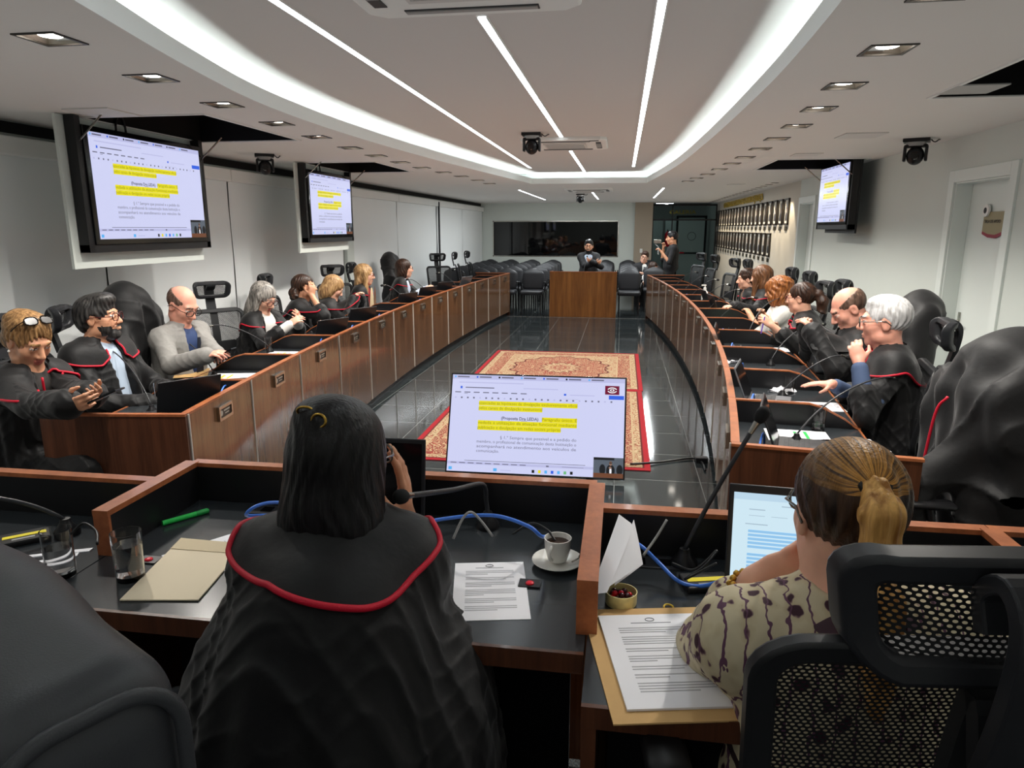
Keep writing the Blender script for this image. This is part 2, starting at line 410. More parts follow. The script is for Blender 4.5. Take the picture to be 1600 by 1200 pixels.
def face_ops(S,T,hs=1,male=False,beard=None,mouth=True):
    """T(local)->point ; classes 0 skin 1 lips 2 eye white 3 iris 4 brow 5 beard"""
    c,R=T
    E=lambda p,r,**k:S.ell(c+R@(V(*p)*hs),V(*r)*hs,R,**k)
    K=lambda a,b,r1,r2,**k:S.cap(c+R@(V(*a)*hs),c+R@(V(*b)*hs),r1*hs,r2*hs,**k)
    E((0,-.018,.036),(.072,.092,.083),k=.02)
    E((0,.028,-.03),(.058,.062,.084),k=.04)
    j=.004 if male else 0
    E((0,.058,-.094),(.026+j,.024,.019+j),k=.025)
    for x in(-1,1):
        E((x*.04,.048,-.022),(.026,.028,.03),k=.02);E((x*.05,.005,-.07),(.016,.04,.022),k=.03)
    E((0,.074,.03),(.048,.016,.012),k=.02)
    for x in(-1,1): E((x*.032,.095,.006),(.019,.016,.013),k=.012,mode=1,cls=-1)
    for x in(-1,1): E((x*.032,.0745,.006),(.0145,.0125,.012),k=.002,cls=2);E((x*.032,.0845,.006),(.0062,.0042,.0062),k=.001,cls=3)
    for x in(-1,1): E((x*.032,.0805,.0145),(.0165,.009,.0045),k=.004,cls=0);E((x*.032,.079,-.0035),(.016,.008,.004),k=.004,cls=0)
    for x in(-1,1): K((x*.018,.089,.027),(x*.048,.079,.029),.0052,.0036,k=.003,cls=4)
    K((0,.086,.014),(0,.108,-.026),.0085,.0125,k=.012)
    for x in(-1,1): E((x*.0125,.097,-.031),(.0095,.0105,.008),k=.008)
    E((0,.0845,-.058),(.023,.0115,.0062),k=.005,cls=1);E((0,.083,-.0695),(.02,.0115,.0072),k=.005,cls=1)
    E((0,.099,-.0635),(.024,.010,.0016),k=.003,mode=1,cls=1)
    for x in(-1,1):
        E((x*.074,-.012,-.004),(.0085,.021,.033),k=.01);E((x*.082,-.006,-.002),(.006,.011,.018),k=.006,mode=1,cls=-1)
    if beard:
        E((0,.055,-.09),(.046,.042,.037),k=.01,cls=5);E((0,.089,-.051),(.028,.013,.0065),k=.005,cls=5)
        for x in(-1,1): E((x*.046,.025,-.062),(.022,.046,.034),k=.01,cls=5)
        E((0,.0935,-.063),(.019,.011,.0065),k=.004,cls=1)
def hair_ops(S,T,style,hs=1):
    c,R=T
    E=lambda p,r,**k:S.ell(c+R@(V(*p)*hs),V(*r)*hs,R,**k)
    K=lambda a,b,r1,r2,**k:S.cap(c+R@(V(*a)*hs),c+R@(V(*b)*hs),r1*hs,r2*hs,**k)
    amp,fr=.0025,26
    def facecut(dz=0,w=.064): E((0,.098,-.055+dz),(w,.082,.108),k=.012,mode=1)
    def ears():
        for x in(-1,1): E((x*.085,.006,-.02),(.03,.026,.044),k=.01,mode=1)
    cap=lambda g=0:E((0,-.02,.036),(.08+g,.1+g,.091+g),k=.02)
    nape=lambda z:S.half(c+R@(V(0,-.03,z)*hs),R@V(0,.35,-1),k=.015)
    if style=='short': cap();E((0,.015,.095),(.058,.058,.03),k=.03);facecut(.006,.068);ears();nape(-.05)
    elif style=='thick': cap(.006);E((0,.04,.1),(.066,.06,.04),k=.03);E((0,-.07,-.01),(.07,.05,.07),k=.03);facecut(-.005);ears();nape(-.075)
    elif style=='bald':
        cap(-.004);facecut();ears();nape(-.055);E((0,.03,.12),(.085,.14,.085),k=.01,mode=1);amp=.0008
    elif style=='bob': cap(.008);E((0,-.045,-.055),(.094,.08,.115),k=.03);E((0,-.02,-.03),(.095,.06,.1),k=.03);facecut()
    elif style=='blackbob':
        cap(.006);E((0,-.03,-.03),(.095,.09,.12),k=.03);E((.0,-.04,-.085),(.094,.08,.08),k=.03);E((-.05,-.04,-.12),(.05,.06,.055),k=.03);E((.05,-.045,-.115),(.05,.06,.055),k=.03);E((-.01,-.06,.1),(.05,.05,.03),k=.03);facecut();amp=.0012;fr=34
    elif style=='long':
        cap(.01);E((0,-.06,-.1),(.096,.06,.17),k=.03)
        for x in(-1,1): K((x*.078,.012,.03),(x*.092,.02,-.21),.026,.03,k=.03)
        facecut(w=.06)
    elif style=='swept':
        cap(.012);E((.0,-.05,-.06),(.1,.085,.13),k=.03)
        for x in(-1,1): K((x*.075,.02,.04),(x*.088,.03,-.15),.028,.022,k=.03)
        facecut(.005,.06);amp=.004
    elif style=='curly': cap(.02);E((0,-.03,-.05),(.115,.1,.12),k=.03);E((0,-.05,.06),(.1,.1,.08),k=.03);facecut(w=.06);amp=.007;fr=16
    elif style=='bun': cap(.004);E((.0,-.105,-.045),(.058,.05,.055),k=.015);E((-.05,-.105,-.085),(.04,.035,.04),k=.015);E((.045,-.11,-.09),(.04,.035,.04),k=.015);facecut();ears();amp=.004
    elif style=='pony': cap(.003);K((0,-.1,.045),(0,-.135,.03),.026,.03,k=.02);S.chain([c+R@(V(*p)*hs) for p in((0,-.135,.03),(0,-.165,-.03),(0,-.16,-.12),(0,-.14,-.2))],[.032*hs,.042*hs,.036*hs,.014*hs],k=.02);facecut();ears();nape(-.07)
    elif style=='updo': cap(.006);E((0,-.06,.07),(.07,.07,.05),k=.03);E((0,.0,.1),(.066,.06,.035),k=.03);E((0,-.085,-.03),(.06,.05,.06),k=.03);facecut(.014,.072);ears();nape(-.085);amp=.005
    elif style=='flat': cap(.002);facecut();ears();nape(-.075)
    def w(p):
        q=((p-c)@R)/hs;az=np.arctan2(q[:,0],q[:,1]-.02);z=q[:,2]
        return amp*hs*np.sin(az*fr+4*np.sin(z*30+az*2))*np.clip((.13-z)/.05,.15,1)+(amp*.6*np.sin(q[:,0]*170+q[:,2]*60)*np.sin(q[:,1]*150) if style=='curly' else 0)
    S.warp(w)
def glasses(parent,T,hs,m,kind='rim',up=0):
    c,R=T;g=MB();M=np.eye(4);M[:3,:3]=R*hs;M[:3,3]=c;g.frame(M=M)
    if up:
        M2=np.eye(4);a=1.05;M2[:3,:3]=np.array([[1,0,0],[0,math.cos(a),-math.sin(a)],[0,math.sin(a),math.cos(a)]]);M2[:3,3]=(0,-.006,.042);g.frame(M=M@M2)
    for x in(-1,1):
        th=np.linspace(0,2*PI,18,endpoint=False);sx,sz=.0265,.02
        ring=[(x*.034+sx*np.sign(math.cos(t))*abs(math.cos(t))**.7,.106-abs(x*.034+sx*math.cos(t))*.12,.003+sz*np.sign(math.sin(t))*abs(math.sin(t))**.7) for t in th]
        g.tube(ring,.0026,6,closed=True);g.tube([(x*.06,.1,.008),(x*.076,.07,.008),(x*.083,-.01,.012),(x*.08,-.035,-.01)],.0022,5)
        if up: g.add([r for r in ring],[list(range(18))])
    g.tube([(-.009,.104,.006),(0,.106,.01),(.009,.104,.006)],.0024,5)
    return g.build('eyeglasses' if not up else 'sunglasses',m,parent,smooth=60)
def person(label,head,yaw,pitch=0,roll=0,byaw=None,lean=.12,side=0,base_z=0,seat=.47,sk='fair',hair='brown',style='short',hs=1.06,male=False,beard=None,
           outfit='robe',hands=None,palms=None,curls=None,handdirs=None,poles=None,vox=.007,shw=None,cols=None,gl=None,stand=None,fat=0,brow=None,nohands=False,trim=True,collar=None,sleeve=1.,open_w=.05,extra=None,hvox=None,group=None,handsc=1,drape=None):
    byaw=yaw if byaw is None else byaw
    fb=V(math.cos(byaw),math.sin(byaw),0);rb=V(fb[1],-fb[0],0);Z=V(0,0,1)
    h=np.asarray(head,float);pel=V(h[0],h[1],0)-fb*lean-rb*side;pz=(base_z+seat+.1) if stand is None else stand
    org=V(pel[0],pel[1],base_z)
    t=thing('person',label,'person',org,0,group)
    h=h-org;p=V(0,0,pz-base_z);R=rot_frame(yaw,pitch,roll);T=(h,R);fy=V(R[0,1],R[1,1],0)
    shw=shw or (.175 if male else .152)
    nb=h+V(0,0,-.13)*hs-nrm(fy)*.025*hs-fb*.01;sc=nb-Z*.055+ (p-nb)*V(1,1,0)*.08
    ax=nrm(sc-p);Rt=np.stack([rb,nrm(np.cross(ax,rb)),ax],1)
    sh=[sc+rb*s*shw-Z*.015 for s in(1,-1)];L=lambda a:sc+(p-sc)*a
    tl=np.linalg.norm(sc-p)
    def torso(S,off=0,k=.06,cls=0):
        S.ell(L(.27),V(.16+fat*.5+(.015 if male else 0),.108+fat*.6,max(.16,tl*.38)),Rt,k=k,off=off,cls=cls)
        S.ell(L(.66)+fb*fat*.5,V(.148+fat,.11+fat,max(.15,tl*.34)),Rt,k=k,off=off,cls=cls);S.ell(p,V(.175+fat*.6,.135+fat*.5,.12),None if abs(fb[0])<1e-9 else np.stack([rb,fb,Z],1),k=k,off=off,cls=cls)
        S.cap(sh[0],sh[1],.058,.058,k=k,off=off,cls=cls);S.cap(nb+Z*.005,L(.08),.056,.085,k=.04,off=off*.5,cls=cls)
        for s in(0,1): S.cap(nb-Z*.02,sh[s],.045,.05,k=.03,off=off*.8,cls=cls)
    hip=[p+rb*s*.09 for s in(1,-1)]
    if stand is None:
        kn=[p+fb*.41+rb*s*.11-Z*.02 for s in(1,-1)];an=[V(k[0],k[1],.09)-fb*.04 for k in kn]
    else: kn=[p*V(1,1,.53)+rb*s*.1+fb*.02 for s in(1,-1)];an=[V(k[0],k[1],.09)-fb*.03 for k in kn]
    def legs(S,off=0,cls=0,feet=True):
        for s in(0,1):
            S.cap(hip[s],kn[s],.085,.06,k=.03,off=off,cls=cls);S.cap(kn[s],an[s],.058,.04,k=.02,off=off,cls=cls)
            if feet: S.cap(an[s]-Z*.045,an[s]-Z*.05+fb*.15,.04,.032,k=.02,off=off,cls=cls)
    if hands is None: hands=[p+fb*.33+rb*s*.13+Z*.16+ (org*0) for s in(1,-1)]
    else: hands=[np.asarray(x,float)-org for x in hands]
    poles=poles or [rb*s*.7-Z*.8-fb*.2 for s in(1,-1)];arms=[]
    for s in(0,1):
        e,w=ik(sh[s],hands[s],.29*hs/1.06,.26*hs/1.06,np.asarray(poles[s],float));arms.append((sh[s],e,w))
    palms=palms or [None,None];curls=curls or [(.5,.6)]*2;handdirs=handdirs or [None,None]
    S=SDF();face_ops(S,T,hs,male,beard)
    S.cap(h+R@(V(0,-.022,-.05)*hs),nb,.052*hs,.058,k=.03);torso(S,0);legs(S)
    for s in(0,1):
        a,e,w=arms[s];S.cap(a,e,.047,.04,k=.03);S.cap(e,w,.04,.028,k=.012)
        dd=nrm(w-e) if handdirs[s] is None else nrm(np.asarray(handdirs[s],float));pn=(-Z+fb*.2) if palms[s] is None else np.asarray(palms[s],float)
        if not nohands: hand(S,w,dd,pn,(1 if s==0 else -1),handsc,curls[s])
    bm=HM[beard] if beard else SK[sk]
    body=sdf_obj('body',S,vox,[SK[sk],LIPM if not male else SK[sk],EYEW,EYED,HM[brow or hair] if style!='white' else SK[sk],bm],t)
    cs=cols or {}
    def arm_sleeve(G,off,frac,flare=0,cls=0):
        for s in(0,1):
            a,e,w=arms[s];G.cap(a,e,.05,.044,k=.04,off=off,cls=cls)
            if frac>0: G.cap(e,e+(w-e)*frac,.045,.034+flare,k=.02,off=off,cls=cls)
            elif frac<0: pass
    def folds(amp,n,zt):
        def f(q):
            c1=np.sin(q@V(31,17,23)+2.2*np.sin(q@V(9,-21,14)));c2=np.sin(q@V(-22,38,30)+2.*np.sin(q@V(26,8,-12)));cr=(1-np.abs(c1))**2*.9+(1-np.abs(c2))**2*.6
            az=np.arctan2(q[:,1]-p[1],q[:,0]-p[0]);m=np.clip((zt-q[:,2])/.25,0,1)
            return amp*m*(np.sin(az*n+2.5*np.sin(q[:,2]*5+az*2))+.5*np.sin(az*n*2.3+7*q[:,2]))-amp*.75*cr
        return f
    G=None
    if outfit=='robe':
        I=SDF();torso(I,.012);legs(I,.012,1,False)
        if cs.get('sl',0): arm_sleeve(I,.008,cs['sl'])
        sdf_obj('blouse',I,max(vox,.008),[cs.get('inner',mat('inner_black',srgb(30,30,32),.7)),mat('dark_trousers',srgb(26,27,32),.8)],t)
        G=SDF();torso(G,.024,.06)
        zb=p[2]-.08
        G.cap(L(.55),p-fb*.03,.17,.2,k=.08,off=fat);G.cap(p-fb*.06,p+fb*.1-Z*.22,.2,.22,k=.06)
        for s in(0,1): G.cap(hip[s],kn[s],.1,.085,k=.05);G.cap(kn[s],kn[s]*V(1,1,.45),.085,.1,k=.05)
        G.cap(p-fb*.12,p-fb*.16-Z*.3,.16,.17,k=.06)
        for (c_,r_) in (drape or []): G.ell(p+Rt@V(*c_) if 0 else p+rb*c_[0]+fb*c_[1]+Z*c_[2],V(*r_),np.stack([rb,fb,Z],1),k=.1)
        # open front
        if open_w>0:
            for q in np.linspace(-.1,1.0,9):
                c=L(q)+fb*(.16+fat);G.ell(c,V(open_w*(1 if q<.5 else 1.0)+.012,.15,.06),Rt,k=.015,mode=1,cls=-1)
        arm_sleeve(G,.012,sleeve,.022)
        G.ell(nb+Z*.06,V(.068,.072,.06),Rt,k=.015,mode=1,cls=-1)
        G.warp(folds(.008,9,sc[2]-.06))
        sdf_obj('robe',G,vox,[ROBE],t)
    elif outfit in('suit','jacket'):
        I=SDF();torso(I,.012);sdf_obj('shirt',I,max(vox,.008),[cs['inner']],t)
        G=SDF();torso(G,.026,.06)
        for q in np.linspace(-.05,.55 if outfit=='suit' else 1.,8):
            G.ell(L(q)+fb*(.165+fat),V(open_w*(1-q*.75)+.006,.15,.05),Rt,k=.01,mode=1,cls=-1)
        arm_sleeve(G,.016,sleeve,.008)
        G.ell(nb+Z*.06,V(.064,.07,.055),Rt,k=.012,mode=1,cls=-1);G.warp(folds(.004,7,sc[2]-.05))
        sdf_obj('jacket',G,vox,[cs['main']],t)
        W=SDF();legs(W,.018,0,False);W.ell(p,V(.175,.135,.11)+fat*.5,np.stack([rb,fb,Z],1),off=.016,k=.04);sdf_obj('trousers',W,.01,[cs.get('legs',cs['main'])],t)
        if cs.get('tie'):
            y=MB();pts=[L(q)+fb*(.128+fat*(1+q)+ .012*math.sin(q*3)) for q in np.linspace(.04,.72,9)];yw=[.016,.02,.022,.025,.028,.031,.034,.036,.004]
            y.grid([[a-rb*w_,a+fb*.006,a+rb*w_] for a,w_ in zip(pts,yw)]);y.build('necktie',cs['tie'],t,smooth=180)
    else:
        G=SDF();torso(G,.016,.06);arm_sleeve(G,.014,sleeve if sleeve>0 else -1,.006)
        if sleeve<=0:
            for s in(0,1): a,e,w=arms[s];G.half(a+(e-a)*.8,(e-a),k=.005) if False else None
        G.ell(nb+Z*.06,V(.07,.078,.06),Rt,k=.012,mode=1,cls=-1);G.warp(folds(.004,7,sc[2]-.05))
        sdf_obj('blouse' if not male else 'tee_shirt',G,vox,[cs['main']],t)
        W=SDF();legs(W,.018,0,False);W.ell(p,V(.175,.135,.11)+fat*.5,np.stack([rb,fb,Z],1),off=.014,k=.04);sdf_obj('trousers',W,.01,[cs.get('legs',mat('dark_trousers',srgb(26,27,32),.8))],t)
    if (outfit=='robe') and collar!=0:
        cc=L(.2);cp=collar or [(28,24),(48,8),(75,10),(100,16),(128,-2),(155,-8),(180,-9),(205,-8),(232,-2),(260,16),(285,10),(312,8),(332,24)]
        ph=np.linspace(cp[0][0],cp[-1][0],49);to=np.interp(ph,[a for a,_ in cp],[b for _,b in cp]);ns=9;dirs=[];
        ti=np.interp(ph,[0,90,180,270,360],[58,64,66,64,58])
        for a,b,i0 in zip(ph,to,ti):
            for q in np.linspace(0,1,ns):
                th=math.radians(i0+(b-i0)*q);ar=math.radians(a);dirs.append(math.cos(th)*(math.cos(ar)*fb+math.sin(ar)*rb)+math.sin(th)*ax)
        dirs=np.array(dirs);r=np.full(len(dirs),.55)
        for _ in range(40): r=np.maximum(r-np.clip(G.ev(cc+dirs*r[:,None]),-.02,.1)*.8,.05)
        r=r.reshape(49,ns)
        for _ in range(2):
            r[1:-1]=(r[:-2]+2*r[1:-1]+r[2:])/4
        pts=(cc+dirs*(r.reshape(-1,1)+.014)).reshape(49,ns,3);pin=(cc+dirs*(r.reshape(-1,1)+.004)).reshape(49,ns,3)
        m=MB();m.grid(pts,flip=True);m.grid(pin);m.grid([[pts[i,-1],pin[i,-1]] for i in range(49)]);m.build('robe_collar',ROBE,t,smooth=180)
        if trim:
            edge=np.vstack([pts[0,::2],pts[1:-1,-1],pts[-1,::-2]]);m=MB();m.tube(spline(edge,2),.0062 if vox>.005 else .0075,7);m.build('red_cord_trim',REDTRIM,t,smooth=180)
    if style:
        Hs=SDF();hair_ops(Hs,T,style,hs);sdf_obj('hair',Hs,hvox or max(.0045,vox*.75),[HM[hair]],t)
    if gl: glasses(t,T,hs,gl[0],up=(len(gl)>1))
    if extra: extra(t,dict(h=h,R=R,hs=hs,sc=sc,nb=nb,fb=fb,rb=rb,L=L,p=p,arms=arms,org=org,Rt=Rt,G=G,hip=hip,kn=kn))
    return t
# ---------------------------------------------------------------- the room
XL,XR,YB,YN,ZC,ZU=-4.0,2.56,20.0,-2.6,2.44,2.607
from mathutils.geometry import tessellate_polygon
# floor: dark polished granite tiles
FLOORM=mat('polished_granite',srgb(30,34,35),.07,spec=.7);n=NT(FLOORM);b=FLOORM.node_tree.nodes['Principled BSDF']
bt=n.add('ShaderNodeTexBrick');bt.offset=0;bt.squash=1;n.link(n.coord(),bt.inputs['Vector'])
for k,v_ in (('Scale',1),('Mortar Size',.003),('Brick Width',.6),('Row Height',.6),('Mortar Smooth',.1)): bt.inputs[k].default_value=v_
ns=n.add('ShaderNodeTexNoise');n.link(n.coord(),ns.inputs['Vector']);ns.inputs['Scale'].default_value=160;ns.inputs['Detail'].default_value=3
n.link(n.ramp(ns.outputs['Fac'],[(.35,srgb(24,28,29)),(.7,srgb(58,64,66))]),bt.inputs['Color1']);n.link(n.ramp(ns.outputs['Fac'],[(.35,srgb(28,32,33)),(.7,srgb(64,70,72))]),bt.inputs['Color2'])
bt.inputs['Mortar'].default_value=srgb(120,124,122);n.link(bt.outputs['Color'],b.inputs['Base Color'])
m=MB();m.box((-.7,9.7,-.05),(9.4,29.4,.1));struct(m,'floor',FLOORM)
m=MB();m.box((-.7,-.4,.1),(6.56,4.34,.2));struct(m,'dais_floor',mat('dais_carpet',srgb(42,42,44),.9,bump=.3))
m=MB();m.box((-.75,14.02,.0015),(3.2,.035,.003));tag(m.build('floor_strip',mat('steel_strip',srgb(226,226,222),.2,.9)),kind='structure')
# walls
def wallbox(name,x0,x1,y0,y1,z0,z1,mt):
    m=MB();m.box(((x0+x1)/2,(y0+y1)/2,(z0+z1)/2),(x1-x0,y1-y0,z1-z0));return struct(m,name,mt)
ZT=2.95
wallbox('wall_left',XL-.12,XL,YN,YB,0,ZT,WALLM)
D1=(5.30,6.12,2.1);D2=(10.28,11.02,2.1)
m=MB()
for y0,y1,z0 in((YN,D1[0],0),(D1[0],D1[1],D1[2]),(D1[1],D2[0],0),(D2[0],D2[1],D2[2]),(D2[1],11.12,0)): m.box((XR+.1,(y0+y1)/2,(z0+ZT)/2),(.2,y1-y0,ZT-z0))
struct(m,'wall_right',WALLM)
wallbox('wall_right_gallery',XR+.02,XR+.2,11.12,20.6,0,ZT,BEIGE)
wallbox('wall_near',XL-.12,XR+.2,YN-.12,YN,0,ZT,WALLM)
m=MB()
for x0,x1,z0,z1 in((XL-.12,-3.65,0,ZT),(-3.65,-.11,0,.98),(-3.65,-.11,1.95,ZT),(-.11,.32,0,ZT)): m.box(((x0+x1)/2,YB+.1,(z0+z1)/2),(x1-x0,.2,z1-z0))
struct(m,'wall_back',WALLM)
wallbox('wall_back_pier',.32,.80,YB-.1,YB+.2,0,ZT,TAUPE)
for y in(6.9,): pass
wallbox('column_left',XL,XL+.1,9.72,9.98,0,ZC,WALLM)
m=MB();m.box((XL+.012,8.7,ZC-.045),(.02,22.5,.07));tag(m.build('gap_shade_strip',VOID),kind='structure')  # near-black strip paints in the shade of the gap between wall and ceiling
m=MB();m.box((XR-.01,4.2,.05),(.02,13.,.1));tag(m.build('baseboard_right',mat('baseboard_grey',srgb(70,74,72),.4)),kind='structure')
# window in the back wall: dark glass onto an unlit room
g=mat('dark_window_glass',srgb(8,9,10),.03,spec=.6)
w=tag(bpy.data.objects.new('window_1',None),kind='structure');COL.objects.link(w);w.location=(-1.88,YB,1.465)
m=MB();m.box((0,.06,0),(3.54,.012,.97));m.build('pane',g,w)
m=MB()
for x in(-1.76,1.76): m.box((x,.02,0),(.03,.05,.99))
for z in(-.485,.485): m.box((0,.02,z),(3.54,.05,.03))
m.build('window_frame',CHROME,w)
m=MB();m.box((0,.9,0),(3.6,.02,1.2));m.build('room_behind',VOID,w)
# ceilings
def inset(poly,d):
    p=np.array(poly,float);n=len(p);out=[]
    for i in range(n):
        a,b,c=p[i-1],p[i],p[(i+1)%n];e1=nrm(b-a);e2=nrm(c-b);n1=V(e1[1],-e1[0]);n2=V(e2[1],-e2[0]);q=nrm(n1+n2);out.append(b+q*d/max(.3,q@n1))
    return np.array(out)
cl=spline([(-1.0,-.4),(-1.35,.6),(-1.70,2.12),(-1.915,3.09),(-2.055,4.06),(-2.06,5.45),(-1.89,7.68),(-1.45,11.4)],5)
cr=spline([(.345,11.4),(.57,8.6),(.655,6.3),(.685,4.35),(.674,3.14),(.60,1.9),(.4,.7),(.1,-.4)],5)
COVEP=np.vstack([cl,cr])[::-1]   # counter-clockwise
def area(p): return .5*sum(p[i-1][0]*p[i][1]-p[i][0]*p[i-1][1] for i in range(len(p)))
if area(COVEP)<0: COVEP=COVEP[::-1]
DOWN_L=[(-2.13,2.52),(-2.21,3.21),(-2.28,3.93),(-2.32,4.66),(-2.355,5.37),(-2.38,6.12),(-2.385,6.8),(-2.365,7.5),(-2.33,8.2),(-2.25,8.9),(-2.18,9.6),(-2.12,10.4),(-2.09,11.2)]
DOWN_R=[(.93,2.45),(1.01,3.17),(1.06,3.9),(1.12,4.6),(1.16,5.32),(1.175,6.03),(1.18,6.75),(1.175,7.5),(1.15,8.2),(1.115,8.95),(1.07,9.75),(1.0,10.45),(.94,11.1)]
WASH=[(2.3,11.7+.44*i) for i in range(19)]
HATCH=[(-3.42,-2.58,4.22,5.52),(-3.42,-2.62,7.4,8.75),(1.55,2.42,7.8,9.1),(1.62,2.45,3.0,4.3)]
holes=[COVEP[::-1]]
for x0,x1,y0,y1 in HATCH: holes.append(np.array([(x0,y0),(x0,y1),(x1,y1),(x1,y0)]))
def sq(x,y,h): return np.array([(x-h,y-h),(x-h,y+h),(x+h,y+h),(x+h,y-h)])
for x,y in DOWN_L+DOWN_R: holes.append(sq(x,y,.08))
for x,y in WASH: holes.append(sq(x,y,.045))
outer=np.array([(XL,YN),(XR+.02,YN),(XR+.02,20.6),(.8,20.6),(.8,YB),(XL,YB)])
from mathutils.geometry import delaunay_2d_cdt
pv=[];pf=[]
for poly in [outer]+holes:
    o=len(pv);pv+= [Vector((float(a),float(c))) for a,c in poly];pf.append(list(range(o,o+len(poly))))
vs,_,fs,_,_,of=delaunay_2d_cdt(pv,[],pf,0,1e-6)
def inpoly(p,poly):
    x,y=p;r=False;n=len(poly)
    for i in range(n):
        a,b_=poly[i-1],poly[i]
        if (a[1]>y)!=(b_[1]>y) and x<(b_[0]-a[0])*(y-a[1])/(b_[1]-a[1])+a[0]: r=not r
    return r
fk=[]
for f in fs:
    c_=sum((vs[i] for i in f),Vector((0,0)))/len(f)
    if inpoly(c_,outer) and not any(inpoly(c_,h_) for h_ in holes): fk.append(f)
m=MB();m.add([(q.x,q.y,ZC) for q in vs],[(list(f)[::-1] if sum(vs[f[i-1]].x*vs[f[i]].y-vs[f[i]].x*vs[f[i-1]].y for i in range(len(f)))>0 else list(f)) for f in fk]);struct(m,'ceiling',CEIL)
m=MB();oo=inset(COVEP,.34)
m.add([(a,c,ZU) for a,c in oo],[list(range(len(oo)))[::-1]])
struct(m,'ceiling_raised',mat('raised_ceiling_paint',srgb(204,200,196),.8))
m=MB();n_=len(oo)
m.add([(a,c,ZC+.01) for a,c in oo]+[(a,c,ZU+.01) for a,c in oo],[(i,(i+1)%n_,n_+(i+1)%n_,n_+i) for i in range(n_)])
m.add([(a,c,ZC+.012) for a,c in COVEP]+[(a,c,ZC+.012) for a,c in oo],[(i,(i+1)%n_,n_+(i+1)%n_,n_+i) for i in range(n_)])
o2=inset(COVEP,.015)
LIP=.085
m.add([(a,c,z) for z in(ZC,ZC+LIP) for a,c in COVEP]+[(a,c,z) for z in(ZC,ZC+LIP) for a,c in o2],[f for i in range(n_) for j in[(i+1)%n_] for f in((i,n_+i,n_+j,j),(2*n_+i,2*n_+j,3*n_+j,3*n_+i),(n_+i,3*n_+i,3*n_+j,n_+j))])
struct(m,'cove_trim',mat('cove_white',srgb(236,240,238),.6))
# LED tape of the cove, lying behind the lip
c3=inset(COVEP,.10);c4=inset(COVEP,.125)
m=MB();m.add([(a,c,ZC+.03) for a,c in c3]+[(a,c,ZC+.03) for a,c in c4],[(i,(i+1)%n_,n_+(i+1)%n_,n_+i) for i in range(n_)])
tag(m.build('cove_led_tape',COVE),'bright white LED tape hidden behind the lip of the oval ceiling recess','light')
m=MB();m.box((0,0,ZT+.02),(12,50,.04));m.frame();struct(m,'ceiling_slab',VOID)
# ceiling LED lines
def led(x,y0,y1,z,label):
    t=thing('led_strip_light',label,'light',(x,(y0+y1)/2,z),0,'linear ceiling lights')
    m=MB();m.box((0,0,-.002),(.034,y1-y0,.008));m.build('diffuser',LED,t)
    m=MB()
    for s in(-1,1): m.box((s*.021,0,-.001),(.007,y1-y0,.01))
    m.build('profile',WHITE,t)
    if z==ZC:
        l=bpy.data.lights.new('led_strip_beam','AREA');l.shape='RECTANGLE';l.size=.03;l.size_y=y1-y0;l.energy=55;l.color=(.93,.98,1);o=bpy.data.objects.new('led_strip_beam',l);COL.objects.link(o);o.location=(x,(y0+y1)/2,z-.012)
    return t
led(-1.348,.8,10.43,ZU,'long LED ceiling line nearest the blinds, inside the raised ceiling')
led(-.607,3.1,6.99,ZU,'LED ceiling line between the two cassette air conditioners of the raised ceiling')
led(-.61,8.29,11.24,ZU,'short LED ceiling line behind the second cassette, inside the raised ceiling')
led(.121,.8,10.43,ZU,'long LED ceiling line of the raised ceiling on the portrait wall side')
led(-1.9,13.15,17.6,ZC,'LED line on the lower far ceiling above the dark window, blinds side')
led(-.605,14.05,17.4,ZC,'LED line on the lower far ceiling beside the farthest dome camera')
led(.68,12.9,16.9,ZC,'LED line on the lower far ceiling in front of the taupe pier')
# downlights
STEELD=mat('downlight_reflector',srgb(176,170,160),.3,.9);RIM=mat('downlight_rim',srgb(58,54,50),.4,.5)
def spot(loc,e,ang,col,tgt=(0,0,-1),blend=.6,name='downlight_beam',r=.03):
    l=bpy.data.lights.new(name,'SPOT');l.energy=e;l.spot_size=ang;l.spot_blend=blend;l.color=col;l.shadow_soft_size=r
    o=bpy.data.objects.new(name,l);COL.objects.link(o);o.location=loc;o.rotation_euler=Vector(tgt).to_track_quat('-Z','Y').to_euler();return o
def downlight(h,dp,lampr):
    t=thing('recessed_downlight',None,'light')
    m=MB();k=h*.72
    A=[(-h,-h,0),(h,-h,0),(h,h,0),(-h,h,0)];B=[(-k,-k,dp),(k,-k,dp),(k,k,dp),(-k,k,dp)]
    m.add(A+B,[(i,4+i,4+(i+1)%4,(i+1)%4) for i in range(4)]+[(4,7,6,5)]);m.build('reflector',STEELD,t)
    m=MB()
    for s in(-1,1): m.box((s*(h+.004),0,-.002),(.012,2*h+.02,.006));m.box((0,s*(h+.004),-.002),(2*h+.02,.012,.006))
    m.build('rim',RIM,t)
    m=MB();m.lathe([(0,.007),(lampr*.8,.009),(lampr,.014),(lampr*1.05,dp)],16);m.build('lamp',LAMPD,t,smooth=60);return t
d0=downlight(.078,.04,.048);first=True
NUM=['nearest','second','third','fourth','fifth','sixth','seventh','eighth','ninth','tenth','eleventh','twelfth','farthest']
for row,nm in((DOWN_L,'the screens and blinds'),(DOWN_R,'the white doors')):
    for i,(x,y) in enumerate(row):
        t=d0 if first else copy_tree(d0);first=False
        t.location=(x,y,ZC);tag(t,f'{NUM[i]} square recessed downlight of the arc along {nm}','light','square downlights in two arcs')
        spot((x,y,ZC-.01),66,2.35,(1,.95,.88))
w0=downlight(.043,.035,.026);tag(w0,'small warm downlight in the row washing the portrait wall','light','small downlights above the portraits')
